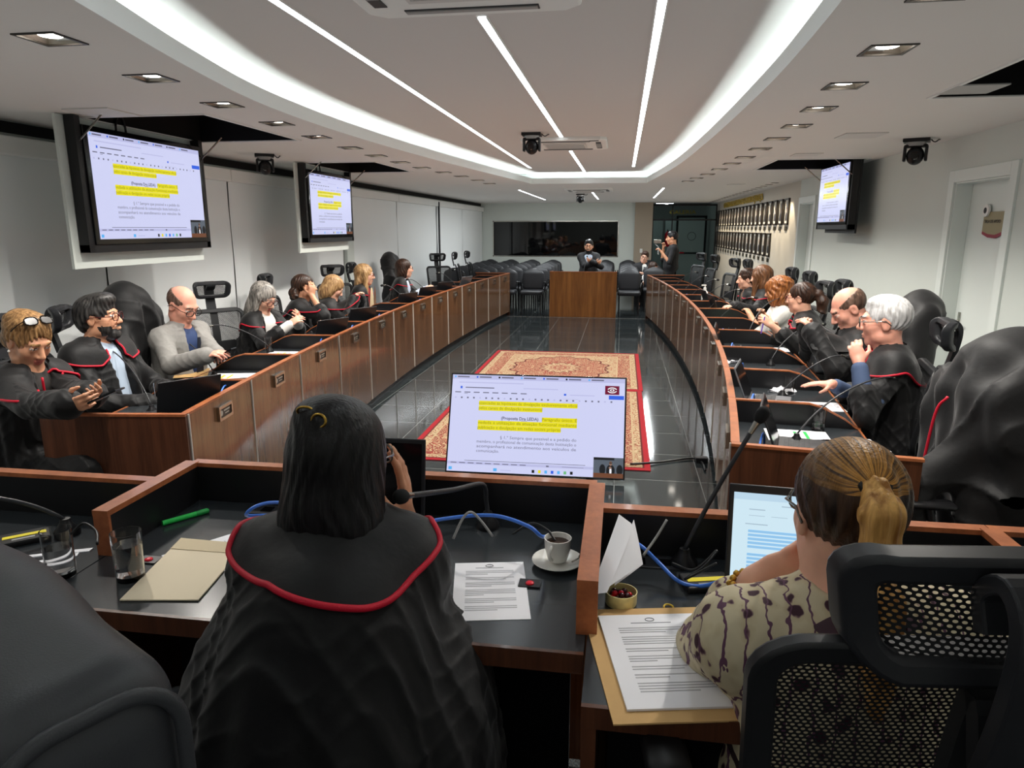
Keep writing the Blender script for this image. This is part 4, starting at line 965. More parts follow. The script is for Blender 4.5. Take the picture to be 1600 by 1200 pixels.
def office_chair(label,hr=1.25,simple=False,recl=.12):
    t=thing('office_chair',label,'chair')
    m=MB()
    for k in range(5):
        a=2*PI*k/5+.3;m.tube([(0,0,.12),(.17*math.cos(a),.17*math.sin(a),.105),(.31*math.cos(a),.31*math.sin(a),.075)],[.028,.022,.014],8)
    m.build('star_base',FRAMEP,t,smooth=50)
    for k in range(5):
        a=2*PI*k/5+.3;m=MB();
        for s in(-.013,.013):
            M=np.eye(4);M[:3,:3]=np.array([[math.cos(a),0,-math.sin(a)],[math.sin(a),0,math.cos(a)],[0,1,0]]);M[:3,3]=(.31*math.cos(a)-math.sin(a)*s,.31*math.sin(a)+math.cos(a)*s,.029)
            m.frame(M=M);m.lathe([(.028,-.008),(.028,.008)],12)
        m.build('caster',BLACK,t,smooth=40)
    m=MB();m.lathe([(.026,.12),(.026,.3),(.016,.3),(.016,.42)],12);m.build('gas_lift',DARKG,t,smooth=40)
    m=MB();m.box((0,0,.43),(.2,.26,.04),b=.01);m.build('tilt_mechanism',BLACK,t)
    m=MB();m.box((0,.02,.485),(.5,.48,.075),b=.03);m.build('seat',mat('seat_fabric',srgb(36,37,39),.85),t,smooth=50)
    z0,z1=.60,1.06;zc=(z0+z1)/2;hh=(z1-z0)/2
    fy=lambda x,z:-.25-recl*(z-z0)+.28*x*x+.04*math.cos((z-zc)/hh*1.3)-.03
    m=MB();inn=band(m,[(x,z+zc) for x,z in rr(.235,hh,.07,6,.06)],fy,.034,.028);m.build('back_frame',FRAMEP,t,bevel=.006,smooth=60)
    m=MB();G=[]
    for i in range(13):
        row=[]
        for j in range(11):
            zz=z0+.025+(z1-z0-.05)*j/10;tp=1+.06*(zz-zc)/hh;row.append(((-.212+.424*i/12)*tp,fy((-.212+.424*i/12),zz)+.004,zz))
        G.append(row)
    m.grid(G);m.build('back_mesh',MESHF,t,smooth=180)
    m=MB();sp=[(0,-.05,.44),(0,-.2,.44),(0,-.305,.52),(0,fy(0,.72)-.04,.72),(0,fy(0,1.02)-.035,1.02),(0,fy(0,1.05)-.06,hr-.17)]
    S_=spline(sp,5);m.grid([[(x,p[1],p[2]) for x in(-.03,.03)] for p in S_]);m.grid([[(x,p[1]-.022,p[2]) for x in(.03,-.03)] for p in S_]);
    for x,fl in((-.03,False),(.03,True)): m.grid([[(x,p[1],p[2]),(x,p[1]-.022,p[2])] for p in S_],flip=fl)
    m.build('spine',FRAMEP,t,weld=True)
    m=MB();m.box((0,fy(0,.72)-.018,.72),(.3,.02,.11),b=.008);m.build('lumbar_pad',DARKG,t)
    yh=fy(0,hr)-.02;hy=lambda x,z:yh+2.4*x*x-1.5*(z-hr)**2
    m=MB();band(m,[(x,z+hr) for x,z in rr(.158,.075,.05,6,.06)],hy,.034,.046);h=m.build('headrest',HRP,t,bevel=.008,smooth=60)
    m=MB();m.grid([[((-.12+.24*i/8),hy(-.12+.24*i/8,hr-.042+.084*j/4),hr-.044+.088*j/4) for j in range(5)] for i in range(9)]);m.build('headrest_mesh',MESHF,h,smooth=180)
    m=MB();yb_=fy(0,1.05)-.07
    pth=spline([(0,yb_,hr-.2),(0,yb_-.03,hr-.06),(0,yb_-.035,hr+.03),(0,yb_-.005,hr+.065),(0,yb_+.03,hr+.04),(0,yh-.012,hr+.0)],5)
    for x in(-.026,.026): pass
    n_=len(pth);tg=np.gradient(pth,axis=0);tg/=np.linalg.norm(tg,axis=1)[:,None];nn=np.stack([np.zeros(n_),-tg[:,2],tg[:,1]],1);wd=np.linspace(.040,.036,n_)
    R=[[p+q*.011+V(w_,0,0),p+q*.011-V(w_,0,0),p-q*.011-V(w_,0,0),p-q*.011+V(w_,0,0)] for p,q,w_ in zip(pth,nn,wd)]
    m.grid([r+[r[0]] for r in R]);m.build('headrest_bracket',HRP,t,bevel=.003,weld=True)
    for s in(-1,1):
        m=MB();m.tube(spline([(s*.2,.0,.44),(s*.27,.0,.46),(s*.285,-.02,.56),(s*.285,0,.66)],4),.016,8);a=m.build('armrest_post',FRAMEP,t,smooth=60)
        m=MB();m.box((s*.285,.03,.675),(.075,.25,.028),b=.012);m.build('armrest',BLACK,t,smooth=50)
    return t
OCN=[0]
def put_chair(x,y,face,label,z=0,src=None,group='mesh office chairs with headrests'):
    t=oc if OCN[0]==0 else copy_tree(oc);OCN[0]+=1
    t.location=(x,y,z);t.rotation_euler=(0,0,face-PI/2);tag(t,label,'chair',group);return t
def seat_at(side,y,b,label,turn=0):
    p=lip(side,y)+out(side,y)*b;f=math.atan2(-out(side,y)[1],-out(side,y)[0])+turn;return put_chair(p[0],p[1],f,label)
def chair_px(u,v,side,b,label,turn=0,hr=1.22):
    d=ray(u,v)
    for t in np.linspace(1.5,20,3000):
        q=d*t;y=q[1];c=lip(side,y);n_=out(side,y)
        if (q[0]-c[0])*n_[0]+(q[1]-c[1])*n_[1]>=b: break
    f=math.atan2(-n_[1],-n_[0])+turn;k=put_chair(q[0]+.37*math.cos(f),q[1]+.37*math.sin(f),f,label)
    k.location.z=0;return k
oc=office_chair('empty mesh office chair of the far bench',1.22)
for u,v_,sd,b,l,tn in [(6,512,-1,1.2,'mesh office chair behind the woman with sunglasses on her head',0),(93,494,-1,1.15,'mesh office chair behind the bearded man with glasses',.35),
 (330,457,-1,1.2,'empty mesh office chair between the bald man in grey and the grey-haired woman',-.75),(413,432,-1,1.2,'mesh office chair behind the grey-haired woman in a robe',.2),
 (518,422,-1,1.2,'mesh office chair behind the blond woman with bowed head',-.75),(549,427,-1,1.2,'mesh office chair behind the woman in the cream scarf',.2),
 (683,407,-1,1.1,'empty mesh office chair facing the camera next to the brown-haired woman',-.9),(711,408,-1,1.0,'empty mesh office chair turned sideways, second from the far end by the blinds',.3),(730,405,-1,1.0,'empty mesh office chair at the far end of the bench by the blinds',.4),
 (1480,507,1,1.05,'mesh office chair behind the white-haired man',-.1),(1320,441,1,1.2,'mesh office chair with tall headrest above the bald man',0),(1292,451,1,1.0,'mesh office chair behind the woman with the ponytail',.1),(1266,438,1,1.2,'mesh office chair behind the curly-haired woman',0),(1238,431,1,1.2,'mesh office chair by the far white door',0),
 (1169,413,1,1.15,'mesh office chair behind the dark-haired woman seen in profile',0),(1150,409,1,1.05,'empty mesh office chair in front of the portrait wall',.2),(1118,411,1,1.05,'empty mesh office chair second from the glass partition',.1),(1097,406,1,1.05,'empty mesh office chair nearest the glass partition',.3)]: chair_px(u,v_,sd,b,l,tn)
seat_at(1,3.22,.74,'office chair covered by a black robe, nearest on the door side',.1);seat_at(1,4.95,.82,'office chair under a black robe, behind the bald man',0);seat_at(-1,4.6,.82,'office chair draped with a black robe, behind the bald man in grey',0);seat_at(-1,10.85,.82,'office chair of the brown-haired woman in white and blue',.1)
# chair right in front of the camera
nc=office_chair('large mesh office chair close to the camera, behind the woman in the patterned blouse',1.105);nc.location=(.375,1.10,DZ+.03);nc.rotation_euler=(0,0,.12)
pass
# audience chairs
def aud():
    t=thing('audience_chair',None,'chair')
    S=SDF();S.box((0,-.02,.45),(.235,.235,.045),rd=.04);s=sdf_obj('seat',S,.012,LEATHER2,t)
    S=SDF();S.box((0,-.0,-.03),(.20,.032,.17),rd=.03);S.ell((0,0,.0),(.225,.036,.235),k=.09);S.ell((0,.035,0),(.17,.02,.17),k=.03);b_=sdf_obj('backrest',S,.012,LEATHER2,t);b_.location=(0,.235,.70);b_.rotation_euler=(-.14,0,0)
    for s in(-1,1):
        m=MB();m.tube(spline([(s*.2,-.2,.0),(s*.2,-.18,.2),(s*.2,-.15,.42)],3),.013,6);m.build('leg',BLACK,t,smooth=60)
        m=MB();m.tube(spline([(s*.2,.26,.0),(s*.2,.22,.2),(s*.2,.2,.44),(s*.2,.24,.7)],3),.013,6);m.build('leg',BLACK,t,smooth=60)
        m=MB();m.tube(spline([(s*.24,.2,.45),(s*.265,.18,.62),(s*.265,.0,.66),(s*.265,-.15,.66)],3),.016,6);m.build('armrest',BLACK,t,smooth=60)
    return t
a0=aud();k=0
ACOL=[-3.55,-2.98,-2.4,-1.83];
for ci,x in enumerate(ACOL+[-.42,.17,.72]):
    for r in range(6):
        y=14.55+r*.86+(.0 if ci<4 else .12)
        if ci in(4,) and r==0: continue
        if ci==6 and r in(0,): continue
        t=a0 if k==0 else copy_tree(a0);k+=1;t.location=(x,y,0);t.rotation_euler=(0,0,0)
        rn=['front','second','third','fourth','fifth','last'][r];cn=['column nearest the blinds','second column from the blinds','third column from the blinds','column ending beside the lectern'][ci] if ci<4 else ['column behind the lectern','column beside the far bench end','column beside the man filming'][ci-4]
        tag(t,f'black padded audience chair, {rn} row, {cn}','chair','rows of black audience chairs')
cc_=copy_tree(a0);cc_.location=(-.6,1.06,DZ);tag(cc_,'black padded chair under the robe of the black-haired woman','chair')
if 'group' in cc_: del cc_['group']
for ch in list(cc_.children):
    if ch.name.startswith('armrest'): bpy.data.objects.remove(ch)
# black leather chair cut by the corner of the frame
LRZ=-.5;ec=D(138,1100,.64);lx=V(math.cos(LRZ),math.sin(LRZ));lo=ec[:2]-lx*.31;ltop=D(130,1012,.66)[2]-.034-DZ
t=thing('leather_chair','big black leather armchair back filling the corner close to the camera','chair',(lo[0],lo[1],DZ),LRZ)
S=SDF();S.box((0,.0,ltop-.38),(.31,.10,.38),rd=.07);S.ell((-.05,.03,ltop-.3),(.24,.11,.30),k=.06);sdf_obj('backrest',S,.008,LEATHER,t,2)
m=MB();m.tube([(.30,x,z+ltop-.38) for x,z in rr(.086,.355,.06,8)],.0085,8,closed=True);m.build('piping',LEATHER,t,smooth=180)
S=SDF();S.box((0,.28,.43),(.29,.29,.075),rd=.06);sdf_obj('seat',S,.014,LEATHER,t)
for s in(-1,1): S=SDF();S.cap((s*.33,-.02,.62),(s*.33,.36,.6),.045,k=.01);S.cap((s*.33,.3,.58),(s*.3,.3,.42),.03,k=.02);sdf_obj('armrest',S,.012,LEATHER,t)
m=MB()
for k in range(5):
    a=2*PI*k/5;m.tube([(0,.25,.13),(.3*math.cos(a),.25+.3*math.sin(a),.03)],[.03,.025],8)
m.lathe([(.03,.12),(.03,.38)],12,c=(0,.25,0));m.build('star_base',CHROME,t,smooth=50)
# ---------------------------------------------------------------- screens
def emat(name,c,s=1.0): return mat('screen_'+name,(0,0,0,1),.25,spec=.25,emit=c,es=s)
SB=emat('page',(.62,.64,.90,1));SBAR=emat('bar',(.50,.51,.78,1));SY=emat('yellow',(.80,.72,.01,1));ST=emat('text',(.16,.16,.24,1),.9);STY=emat('text_on_yellow',(.30,.27,.01,1));SBL=emat('blue',(.03,.12,.75,1));SCY=emat('cyan',(.1,.45,.9,1));SG=emat('green',(.15,.5,.2,1));SV=emat('video_wall',(.10,.12,.15,1));SV2=emat('video_dark',(.012,.013,.016,1));SSK=emat('video_skin',(.30,.17,.12,1));SWD=emat('video_wood',(.16,.06,.03,1));SMR=emat('maroon',(.16,.0,.03,1));SWH=emat('white',(.85,.85,.9,1))
SMATS=[SB,SBAR,SY,ST,STY,SBL,SCY,SG,SV,SV2,SSK,SWD,SMR,SWH]
def screen_content(logo):
    m=MB()
    def R(x0,y0,x1,y1,mi,l=1): m.add([(x0,.5625-y1*.5625,l*.0004),(x1,.5625-y1*.5625,l*.0004),(x1,.5625-y0*.5625,l*.0004),(x0,.5625-y0*.5625,l*.0004)],[(0,1,2,3)],mi)
    R(0,0,1,1,0,0);R(0,0,1,.045,1)
    for i in range(7): R(.03+i*.13,.014,.10+i*.13,.028,3,2);R(.012+i*.13,.012,.022+i*.13,.03,(6,5,9)[i%3],2)
    R(.04,.075,.42,.085,1,2);R(.05,.12,.062,.145,5,2);R(.08,.128,.25,.138,3,2);R(.42,.125,.62,.134,1,2)
    for i in range(8): R(.02+i*.055,.178,.055+i*.055,.188,3,2)
    R(.075,.196,.095,.199,9,2);R(.655,.17,.668,.19,5,2);R(.69,.178,.83,.187,1,2);R(.91,.175,.995,.215,5,2)
    for i in range(26): R(.02+i*.036,.232,.03+i*.036,.248,3 if i%4 else 1,2)
    R(.65,.225,.74,.226,3,2);R(.65,.258,.74,.259,3,2)
    def line(t,x0,x1,y,mi,h=.034,b=.0,fit=True,bg=None,bx0=None):
        v,f=text_mesh(t,h*.5625*1.28,b);w_=v[:,0].max()-v[:,0].min()
        s=(x1-x0)/w_ if fit else 1
        m.add(v*V(s,1,1)+V(x0-v[:,0].min()*s,.5625*(1-y),.0012),f,mi)
        if bg is not None: R(x0 if bx0 is None else bx0,y-.036,x0+w_*s,y+.013,bg)
    X0,X1=.165,.735
    line('associadas às hipóteses de divulgação exclusivamente oficial',X0,X1,.305,4,bg=2)
    line('pelos canais de divulgação institucional',X0,.535,.357,4,bg=2)
    line('(Proposta Dra LEDA)',.30,.515,.457,3,b=.0007);R(.415,.463,.45,.467,3,2)
    line('Parágrafo único. É',.535,X1,.457,4,bg=2)
    line('vedada a utilização da atuação funcional mediante',X0,X1,.507,4,bg=2)
    line('publicação e divulgação em redes sociais próprias',X0,.645,.557,4,bg=2)
    line('§ 1.º Sempre que possível e a pedido do',.30,X1,.655,3)
    line('membro, o profissional de comunicação desta Instituição o',X0,X1,.702,3);line('acompanhará no atendimento aos veículos de',X0,X1,.75,3);line('comunicação.',X0,.27,.797,3,fit=False)
    R(.1,.885,.79,.889,9,2);R(.0,.90,1,.925,1)
    for i in range(9): R(.02+i*.05,.908,.055+i*.05,.916,3,2)
    R(.57,.905,.585,.92,3,2);R(.66,.912,.78,.915,3,2)
    R(0,.945,1,1,0,2);R(.01,.955,.03,.985,6,3);R(.27,.955,.29,.985,6,3);R(.31,.968,.37,.976,1,3)
    for i,c in enumerate((9,2,6,5,6,7,9)): R(.49+i*.036,.955,.505+i*.036,.985,c,3)
    R(.835,.80,1,1,8,4);R(.835,.80,.95,.825,9,5);R(.835,.955,1,1,11,7)
    th=np.linspace(0,2*PI,14,endpoint=False)
    def ov(x,y,a,b_,mi,l): m.add([(x+a*math.cos(q),.5625*(1-y)+b_*math.sin(q),l*.0004) for q in th],[list(range(14))],mi)
    ov(.885,.92,.017,.03,9,5);ov(.98,.92,.018,.03,9,5);ov(.93,.93,.024,.035,9,5);ov(.93,.935,.006,.025,13,6);ov(.93,.857,.0085,.013,10,6);ov(.93,.85,.009,.008,9,6);ov(.928,.90,.008,.006,10,7)
    if logo:
        R(.888,.075,.968,.165,12,5);th2=np.linspace(0,2*PI,20,endpoint=False)
        def arc(a,b_,w_,s,e,mi,l):
            q=np.linspace(s,e,12);m.grid([[(.928+a*math.cos(k),.5625*.88+b_*math.sin(k),l*.0004),(.928+(a-w_)*math.cos(k),.5625*.88+(b_-w_)*math.sin(k),l*.0004)] for k in q],mi,flip=True)
        arc(.028,.017,.006,.3,2.84,13,6);arc(.028,.017,.006,3.44,5.98,13,6);ov(.928,.12,.013,.007,13,6);ov(.928,.12,.006,.004,12,7)
    return m
def place_screen(par,M,w,logo=False):
    src=screen_content(logo);q=MB()
    v=np.concatenate(src.v);q.v=[((v-V(.5,.28125,0))*V(w,w,1))@M[:3,:3].T+M[:3,3]];q.f=src.f;q.m=src.m;q.n=src.n;return q.build('screen',SMATS,par)
def tv(label,loc,rz,w,hh,lid=None,bez=.035,tilt=0,name='wall_screen',group='screens hanging from ceiling hatches',logo=False):
    """faces local -y; loc = centre of the screen"""
    t=thing(name,label,'screen',loc,rz,group)
    R=np.eye(4);c,s=math.cos(tilt),math.sin(tilt);R[:3,:3]=[[1,0,0],[0,c,-s],[0,s,c]]
    m=MB().frame(M=R);m.box((0,.028,0),(w+2*bez,.05,hh+2*bez));m.build('housing',BLACKG,t,bevel=.004)
    m=MB().frame(M=R);m.box((0,.065,-.05),(w*.7,.04,hh*.6));m.build('back_cover',BLACK,t,bevel=.01)
    M=R@np.array([[1,0,0,0],[0,0,-1,-.0],[0,1,0,0],[0,0,0,1.]]);place_screen(t,M,w,logo)
    if lid:
        x0,x1,z0,z1,yb=lid;m=MB();m.box(((x0+x1)/2,yb,(z0+z1)/2),(x1-x0,.02,z1-z0));m.build('lift_lid',WALLM if rz>0 else BLACK,t)
        m=MB();e=.03
        for x in(-w/2-bez-.025,w/2+bez+.025): m.box((x,.05,(z1-hh/2-.08)/2),(.05,.07,z1+hh/2+.08))
        m.box((0,.05,-hh/2-bez-.025),(w+2*bez+.1,.07,.05));m.build('lift_frame',BLACK,t)
        m=MB();m.tube(bez_((-.25,.06,hh/2+.03)),.008,6);m.build('cable',BLACK,t,smooth=180)
        m=MB()
        for x in(-w/2-bez-.02,w/2+bez+.02): m.tube([(x,.03,z1-.16),(x,-.18,z1+.02)],.006,6)
        m.build('lid_stay',CHROME,t)
    return t
def bez_(p): p=np.array(p);return bez(p,p+V(0,0,.16),p+V(.1,0,.16),p+V(.1,0,0),10)
tv('nearest wall screen, showing highlighted yellow text, its white lid behind it',(-3.35,4.76,2.016),PI/2,1.19,.67,(-.74,.68,-.52,.42,.1))
tv('second wall screen along the blinds, showing the same highlighted text',(-3.35,7.96,2.01),PI/2,1.16,.655,(-.72,.66,-.52,.42,.1))
tv('screen hanging by the portrait wall above the bald man, its text seen at a slant',(2.285,8.46,2.12),-PI/2,1.06,.60,(-.5,.6,-.42,.32,.1),.03)
# screen standing on the floor of the well
bl_,br_=P(695,735,.05),P(975,748,.05);ct=(bl_+br_)/2;wd=np.linalg.norm(br_-bl_)-.02;hh=wd*.5625;tl=.40;yw=math.atan2((br_-bl_)[1],(br_-bl_)[0])
t=tv('big screen leaning on the floor before the rug, with a maroon logo in its corner',ct+V(0,math.sin(tl)*hh/2,math.cos(tl)*hh/2),yw,wd,hh,None,.012,-tl,'floor_screen',None,True)
m=MB()
for x in(-.4,.4): m.tube([(x,.03,0),(x,.32,-.33)],.012,6);m.box((x,.0,-hh*.5*math.cos(tl)-.025),(.06,.5,.02)) if 0 else None
for x in(-.4,.4): m.box((x,.03,-ct[2]*0-hh/2*math.cos(tl)-.036),(.05,.55,.02))
m.build('floor_stand',BLACK,t)
# ---------------------------------------------------------------- rugs
def rugmat(name,hw,hh,seed):
    m=bpy.data.materials.new(name);m.use_nodes=True;MATS[name]=m;n=NT(m);b=m.node_tree.nodes['Principled BSDF'];b.inputs['Roughness'].default_value=.95;b.inputs['Specular IOR Level'].default_value=.1
    co=n.add('ShaderNodeTexCoord').outputs['Object'];s=n.add('ShaderNodeSeparateXYZ');n.link(co,s.inputs[0])
    ax=n.math('ABSOLUTE',s.outputs['X']);ay=n.math('ABSOLUTE',s.outputs['Y']);e=n.math('MINIMUM',n.math('SUBTRACT',hw,ax),n.math('SUBTRACT',hh,ay))
    mir=n.add('ShaderNodeCombineXYZ');n.link(ax,mir.inputs[0]);n.link(ay,mir.inputs[1])
    vo=n.add('ShaderNodeTexVoronoi');n.link(mir.outputs[0],vo.inputs['Vector']);vo.inputs['Scale'].default_value=13
    no=n.add('ShaderNodeTexNoise');n.link(mir.outputs[0],no.inputs['Vector']);no.inputs['Scale'].default_value=24;no.inputs['Detail'].default_value=2
    wv=n.math('SINE',n.math('MULTIPLY',n.math('ADD',vo.outputs['Distance'],n.math('MULTIPLY',no.outputs['Fac'],.5)),26.))
    mot=n.math('GREATER_THAN',wv,.5);mot2=n.math('GREATER_THAN',no.outputs['Fac'],.53)
    RD,TN,DK,OL=srgb(116,54,48),srgb(158,138,108),srgb(84,38,36),srgb(120,100,74)
    red=n.mix(mot,n.mix(mot2,RD,srgb(134,66,56)),n.mix(mot2,TN,srgb(166,146,114)));tan=n.mix(mot,n.mix(mot2,TN,srgb(168,150,120)),n.mix(mot2,srgb(134,74,60),OL))
    fx=n.math('DIVIDE',ax,hw-.36);fy=n.math('DIVIDE',ay,hh-.36)
    med=n.math('SQRT',n.math('ADD',n.math('POWER',fx,2.),n.math('POWER',fy,2.)))
    sc=n.math('MULTIPLY',n.math('SINE',n.math('MULTIPLY',n.math('ARCTAN2',fy,fx),16.)),.05);mm=n.math('ADD',med,sc)
    col=n.mix(n.math('GREATER_THAN',mm,.36),tan,red);col=n.mix(n.math('GREATER_THAN',mm,.2),red,col) if False else col
    col=n.mix(n.math('LESS_THAN',mm,.2),col,red);col=n.mix(n.math('GREATER_THAN',mm,.93),col,tan)
    ring=n.math('LESS_THAN',n.math('ABSOLUTE',n.math('SUBTRACT',mm,.93)),.02);col=n.mix(ring,col,DK);ring=n.math('LESS_THAN',n.math('ABSOLUTE',n.math('SUBTRACT',mm,.36)),.015);col=n.mix(ring,col,DK)
    for lim,c in ((.36,tan),(.30,TN),(.285,red),(.13,TN),(.115,tan),(.06,DK),(.045,srgb(140,36,42))): col=n.mix(n.math('LESS_THAN',e,lim),col,c)
    n.link(col,b.inputs['Base Color']);return m
def rug(cx,cy,w,l,label,sd):
    m=MB();nx,ny=2,2
    m.box((0,0,.004),(w,l,.008));tag(m.build('rug',rugmat('persian_rug_%d'%sd,w/2,l/2,sd),loc=(cx,cy,0),bevel=.003),label,'rug','persian rugs on the well floor')
rug(-.735,8.78,2.03,2.34,'far red and beige persian rug with a diamond medallion, nearer the lectern',1);rug(-.70,6.29,1.93,2.62,'near red and beige persian rug, partly behind the floor screen',2)
# ---------------------------------------------------------------- things on the desks
FOAM=mat('mic_foam',srgb(26,26,27),.95,bump=.5,bscale=900)
def mic(b,tip,label,sag=.1,base=True,r=.0042,straight=False):
    b=np.asarray(b,float);tip=np.asarray(tip,float);t=thing('gooseneck_microphone',label,'microphone',b,0,'gooseneck microphones on the desks');T=tip-b
    if base:
        m=MB();m.lathe([(.032,0),(.032,.012),(.016,.03),(.012,.045),(.0,.046)],16);m.build('base',BLACK,t,smooth=50)
    d=V(0,0,.04);L=np.linalg.norm(T);h=V(T[0],T[1],0)
    pts=bez(d,d+V(0,0,L*.25)+h*.25,T*.75+V(0,0,sag),T,18)
    if straight: pts=spline([V(0,0,.04),V(-.004,0,.075),T*.08+V(0,0,.115),T*.5+V(0,0,.06),T],5)
    m=MB();m.tube(pts,r,8);m.build('gooseneck',DARKG,t,smooth=180)
    e=nrm(pts[-1]-pts[-2]);m=MB();m.tube([T-e*.03,T],[.006,.008],10);m.build('collar',CHROME,t,smooth=60)
    m=MB();m.tube([T+e*k for k in(-.002,.004,.012,.024,.034,.04,.043)],[.006,.011,.0145,.0155,.0135,.008,.002],12);m.build('foam_windscreen',FOAM,t,smooth=180);return t
KEYM=mat('laptop_keys',srgb(30,31,33),.6);LAPM=mat('laptop_shell',srgb(34,35,38),.38);LAPS=mat('laptop_silver',srgb(120,122,126),.35,.5)
def laptop(loc,face,label,ang=1.92,w=.33,d=.23,shell=None,lit=False):
    """face: direction the screen looks to"""
    shell=shell or LAPM;t=thing('laptop',label,'laptop',loc,face+PI/2,'laptops on the desks')
    m=MB();m.box((0,0,.009),(w,d,.016));m.build('base',shell,t,bevel=.004)
    m=MB();m.box((0,.03,.0175),(w*.9,d*.5,.001));k=m.build('keyboard',KEYM,t)
    m=MB()
    for r in range(5):
        for c in range(14): m.box((-w*.42+c*w*.84/13,.078-r*.0235,.0192),(w*.05,.0185,.003))
    m.build('keys',mat('keycap',srgb(46,47,50),.5),k)
    m=MB();m.box((0,-.07,.0176),(w*.3,d*.28,.001));m.build('touchpad',DARKG,t)
    R=np.eye(4);a=ang-PI/2;c,s=math.cos(a),math.sin(a);R[:3,:3]=[[1,0,0],[0,c,s],[0,-s,c]];R[:3,3]=(0,d/2-.006,.016)
    m=MB().frame(M=R);m.box((0,.004,d/2),(w,.008,d));L=m.build('lid',shell,t,bevel=.003)
    m=MB().frame(M=R);
    if lit:
        W,Hh=w*.94,d*.86;q=lambda x0,z0,x1,z1,mi,l:m.add([(x0*W,-.0006-l*.0004,d*.07+z0*Hh),(x1*W,-.0006-l*.0004,d*.07+z0*Hh),(x1*W,-.0006-l*.0004,d*.07+z1*Hh),(x0*W,-.0006-l*.0004,d*.07+z1*Hh)],[(0,1,2,3)],mi)
        q(-.5,0,.5,1,0,0);q(-.5,.93,.5,1,1,1);q(-.2,.88,.4,.89,3,1)
        for i in range(6): q(-.4+i*.14,.77,-.3+i*.14,.775,3,1)
        q(-.4,.83,-.3,.84,3,1);q(-.42,.68,-.28,.69,3,1)
        for i in range(11): q(-.40,.60-i*.04,.45,.625-i*.04,2 if i!=5 else 0,1);q(-.40,.61-i*.04,.3,.614-i*.04,3,2) if i!=5 else 0
        q(-.5,0,.5,.05,1,1);q(-.47,.01,-.44,.04,2,2)
        m.build('screen',[emat('lap_page',(.62,.80,.90,1)),emat('lap_bar',(.5,.68,.82,1)),emat('lap_blue',(.25,.56,.90,1)),emat('lap_text',(.38,.5,.6,1))],t)
    else: m.box((0,-.0006,d/2+.004),(w*.94,.0012,d*.86));m.build('screen',BLACKG,t)
    return t
def tumbler(loc,label,h=.115,r=.034,water=0):
    t=thing('water_glass',label,'glass',loc,0,'drinking glasses on the desks')
    m=MB();m.lathe([(0,0),(r*.9,0),(r*.92,.004),(r,h),(r-.0022,h),(r*.92-.0022,.012),(0,.011)],28);m.build('glass',GLASS,t,smooth=50)
    if water:
        m=MB();k=r*.92-.0024;z1=.011+water;kk=k+(r-.0022-k-.0)*(water/h)*.9;m.lathe([(0,.0116),(k,.0126),(kk,z1),(0,z1)],28);m.build('water',WATER,t,smooth=50)
    return t
def cup(loc,label,rz=0,saucer=True):
    t=thing('coffee_cup',label,'cup',loc+V(0,0,.012) if saucer else loc,rz,'white coffee cups')
    m=MB();m.lathe([(0,0),(.02,0),(.023,.003),(.031,.03),(.033,.058),(.031,.058),(.029,.03),(.02,.008),(0,.007)],28);m.build('cup',PORC,t,smooth=60)
    m=MB();th=np.linspace(-1.4,1.4,10);m.tube([(.031+.016*math.cos(a)*1.0,0,.032+.018*math.sin(a)) for a in th],.0042,8);m.build('handle',PORC,t,smooth=180)
    m=MB();m.lathe([(.0,.045),(.0285,.046)],20);m.build('coffee',mat('coffee',srgb(40,24,16),.1),t)
    if saucer:
        s=thing('saucer',label.replace('coffee cup','saucer under the coffee cup'),'saucer',loc,0,'white saucers')
        m=MB();m.lathe([(0,.002),(.03,.002),(.032,.0),(.036,.003),(.062,.014),(.061,.016),(.034,.0075),(0,.007)],32);m.build('dish',PORC,s,smooth=60)
        m=MB();m.tube([(.035,-.01,.014),(.05,.0,.02),(.056,.03,.021)],.0022,5);m.build('teaspoon',CHROME,s,smooth=180)
    return t
def sheet(loc,rz,label,w=.21,h=.297,lines=True,th=.0012,name='paper',cat='paper',m_=None,hl=0,emblem=True,group=None,curl=0):
    t=thing(name,label,cat,loc,rz,group)
    m=MB()
    if curl:
        n_=12;G=[[( -w/2+w*i/n_,-h/2+h*j/n_,th+curl*max(0,(i/n_-.55))**2*max(0,(j/n_-.4))*6) for j in range(n_+1)] for i in range(n_+1)];m.grid(G,flip=True)
    m.box((0,0,th/2),(w*(.0 if False else 1),h,th));m.build('sheet',m_ or PAPER,t)
    if lines:
        m=MB();r=random.Random(len(label));y=h*.33;z=th+.0004
        while y>-h*.4:
            para=r.randint(2,4)
            for k in range(para):
                if y<-h*.42: break
                x1=w*.34 if k<para-1 else w*r.uniform(-.1,.3);m.box(((x1-w*.34)/2,y,z),(x1+w*.34,.0026,.0004));y-=.0075
            y-=.009
        m.build('print',INK,t)
        if emblem:
            m=MB();th_=np.linspace(0,2*PI,16,endpoint=False);m.tube([(.009*math.cos(a),h*.43+.006*math.sin(a),z) for a in th_],.0009,4,closed=True);m.box((0,h*.39,z),(w*.4,.0014,.0004));m.build('letterhead',mat('letterhead_grey',srgb(120,120,124),.8),t)
    for k in range(hl):
        m=MB();m.box((w*.05*k-.02,h*.15-k*.05,th+.0008),(w*.6,.016,.0004));m.build('highlighted_line',YELLOW if 'yellow' in label else GREEN,t)
    return t
def cable(pts,label,m_=None,r=.003,name='cable',n=8,group='cables on the desks'):
    p=np.asarray(pts,float);o=p[0].copy();m=MB();m.tube(spline(p-o,n),r,8)
    return tag(m.build(name,m_ or BLUEC,loc=o,smooth=180),label,'cable',group)
def dk(side,y,b,z=ZD): p=lip(side,y)+out(side,y)*b;return V(p[0],p[1],z)
def toface(side,y): o=-out(side,y);return math.atan2(o[1],o[0])
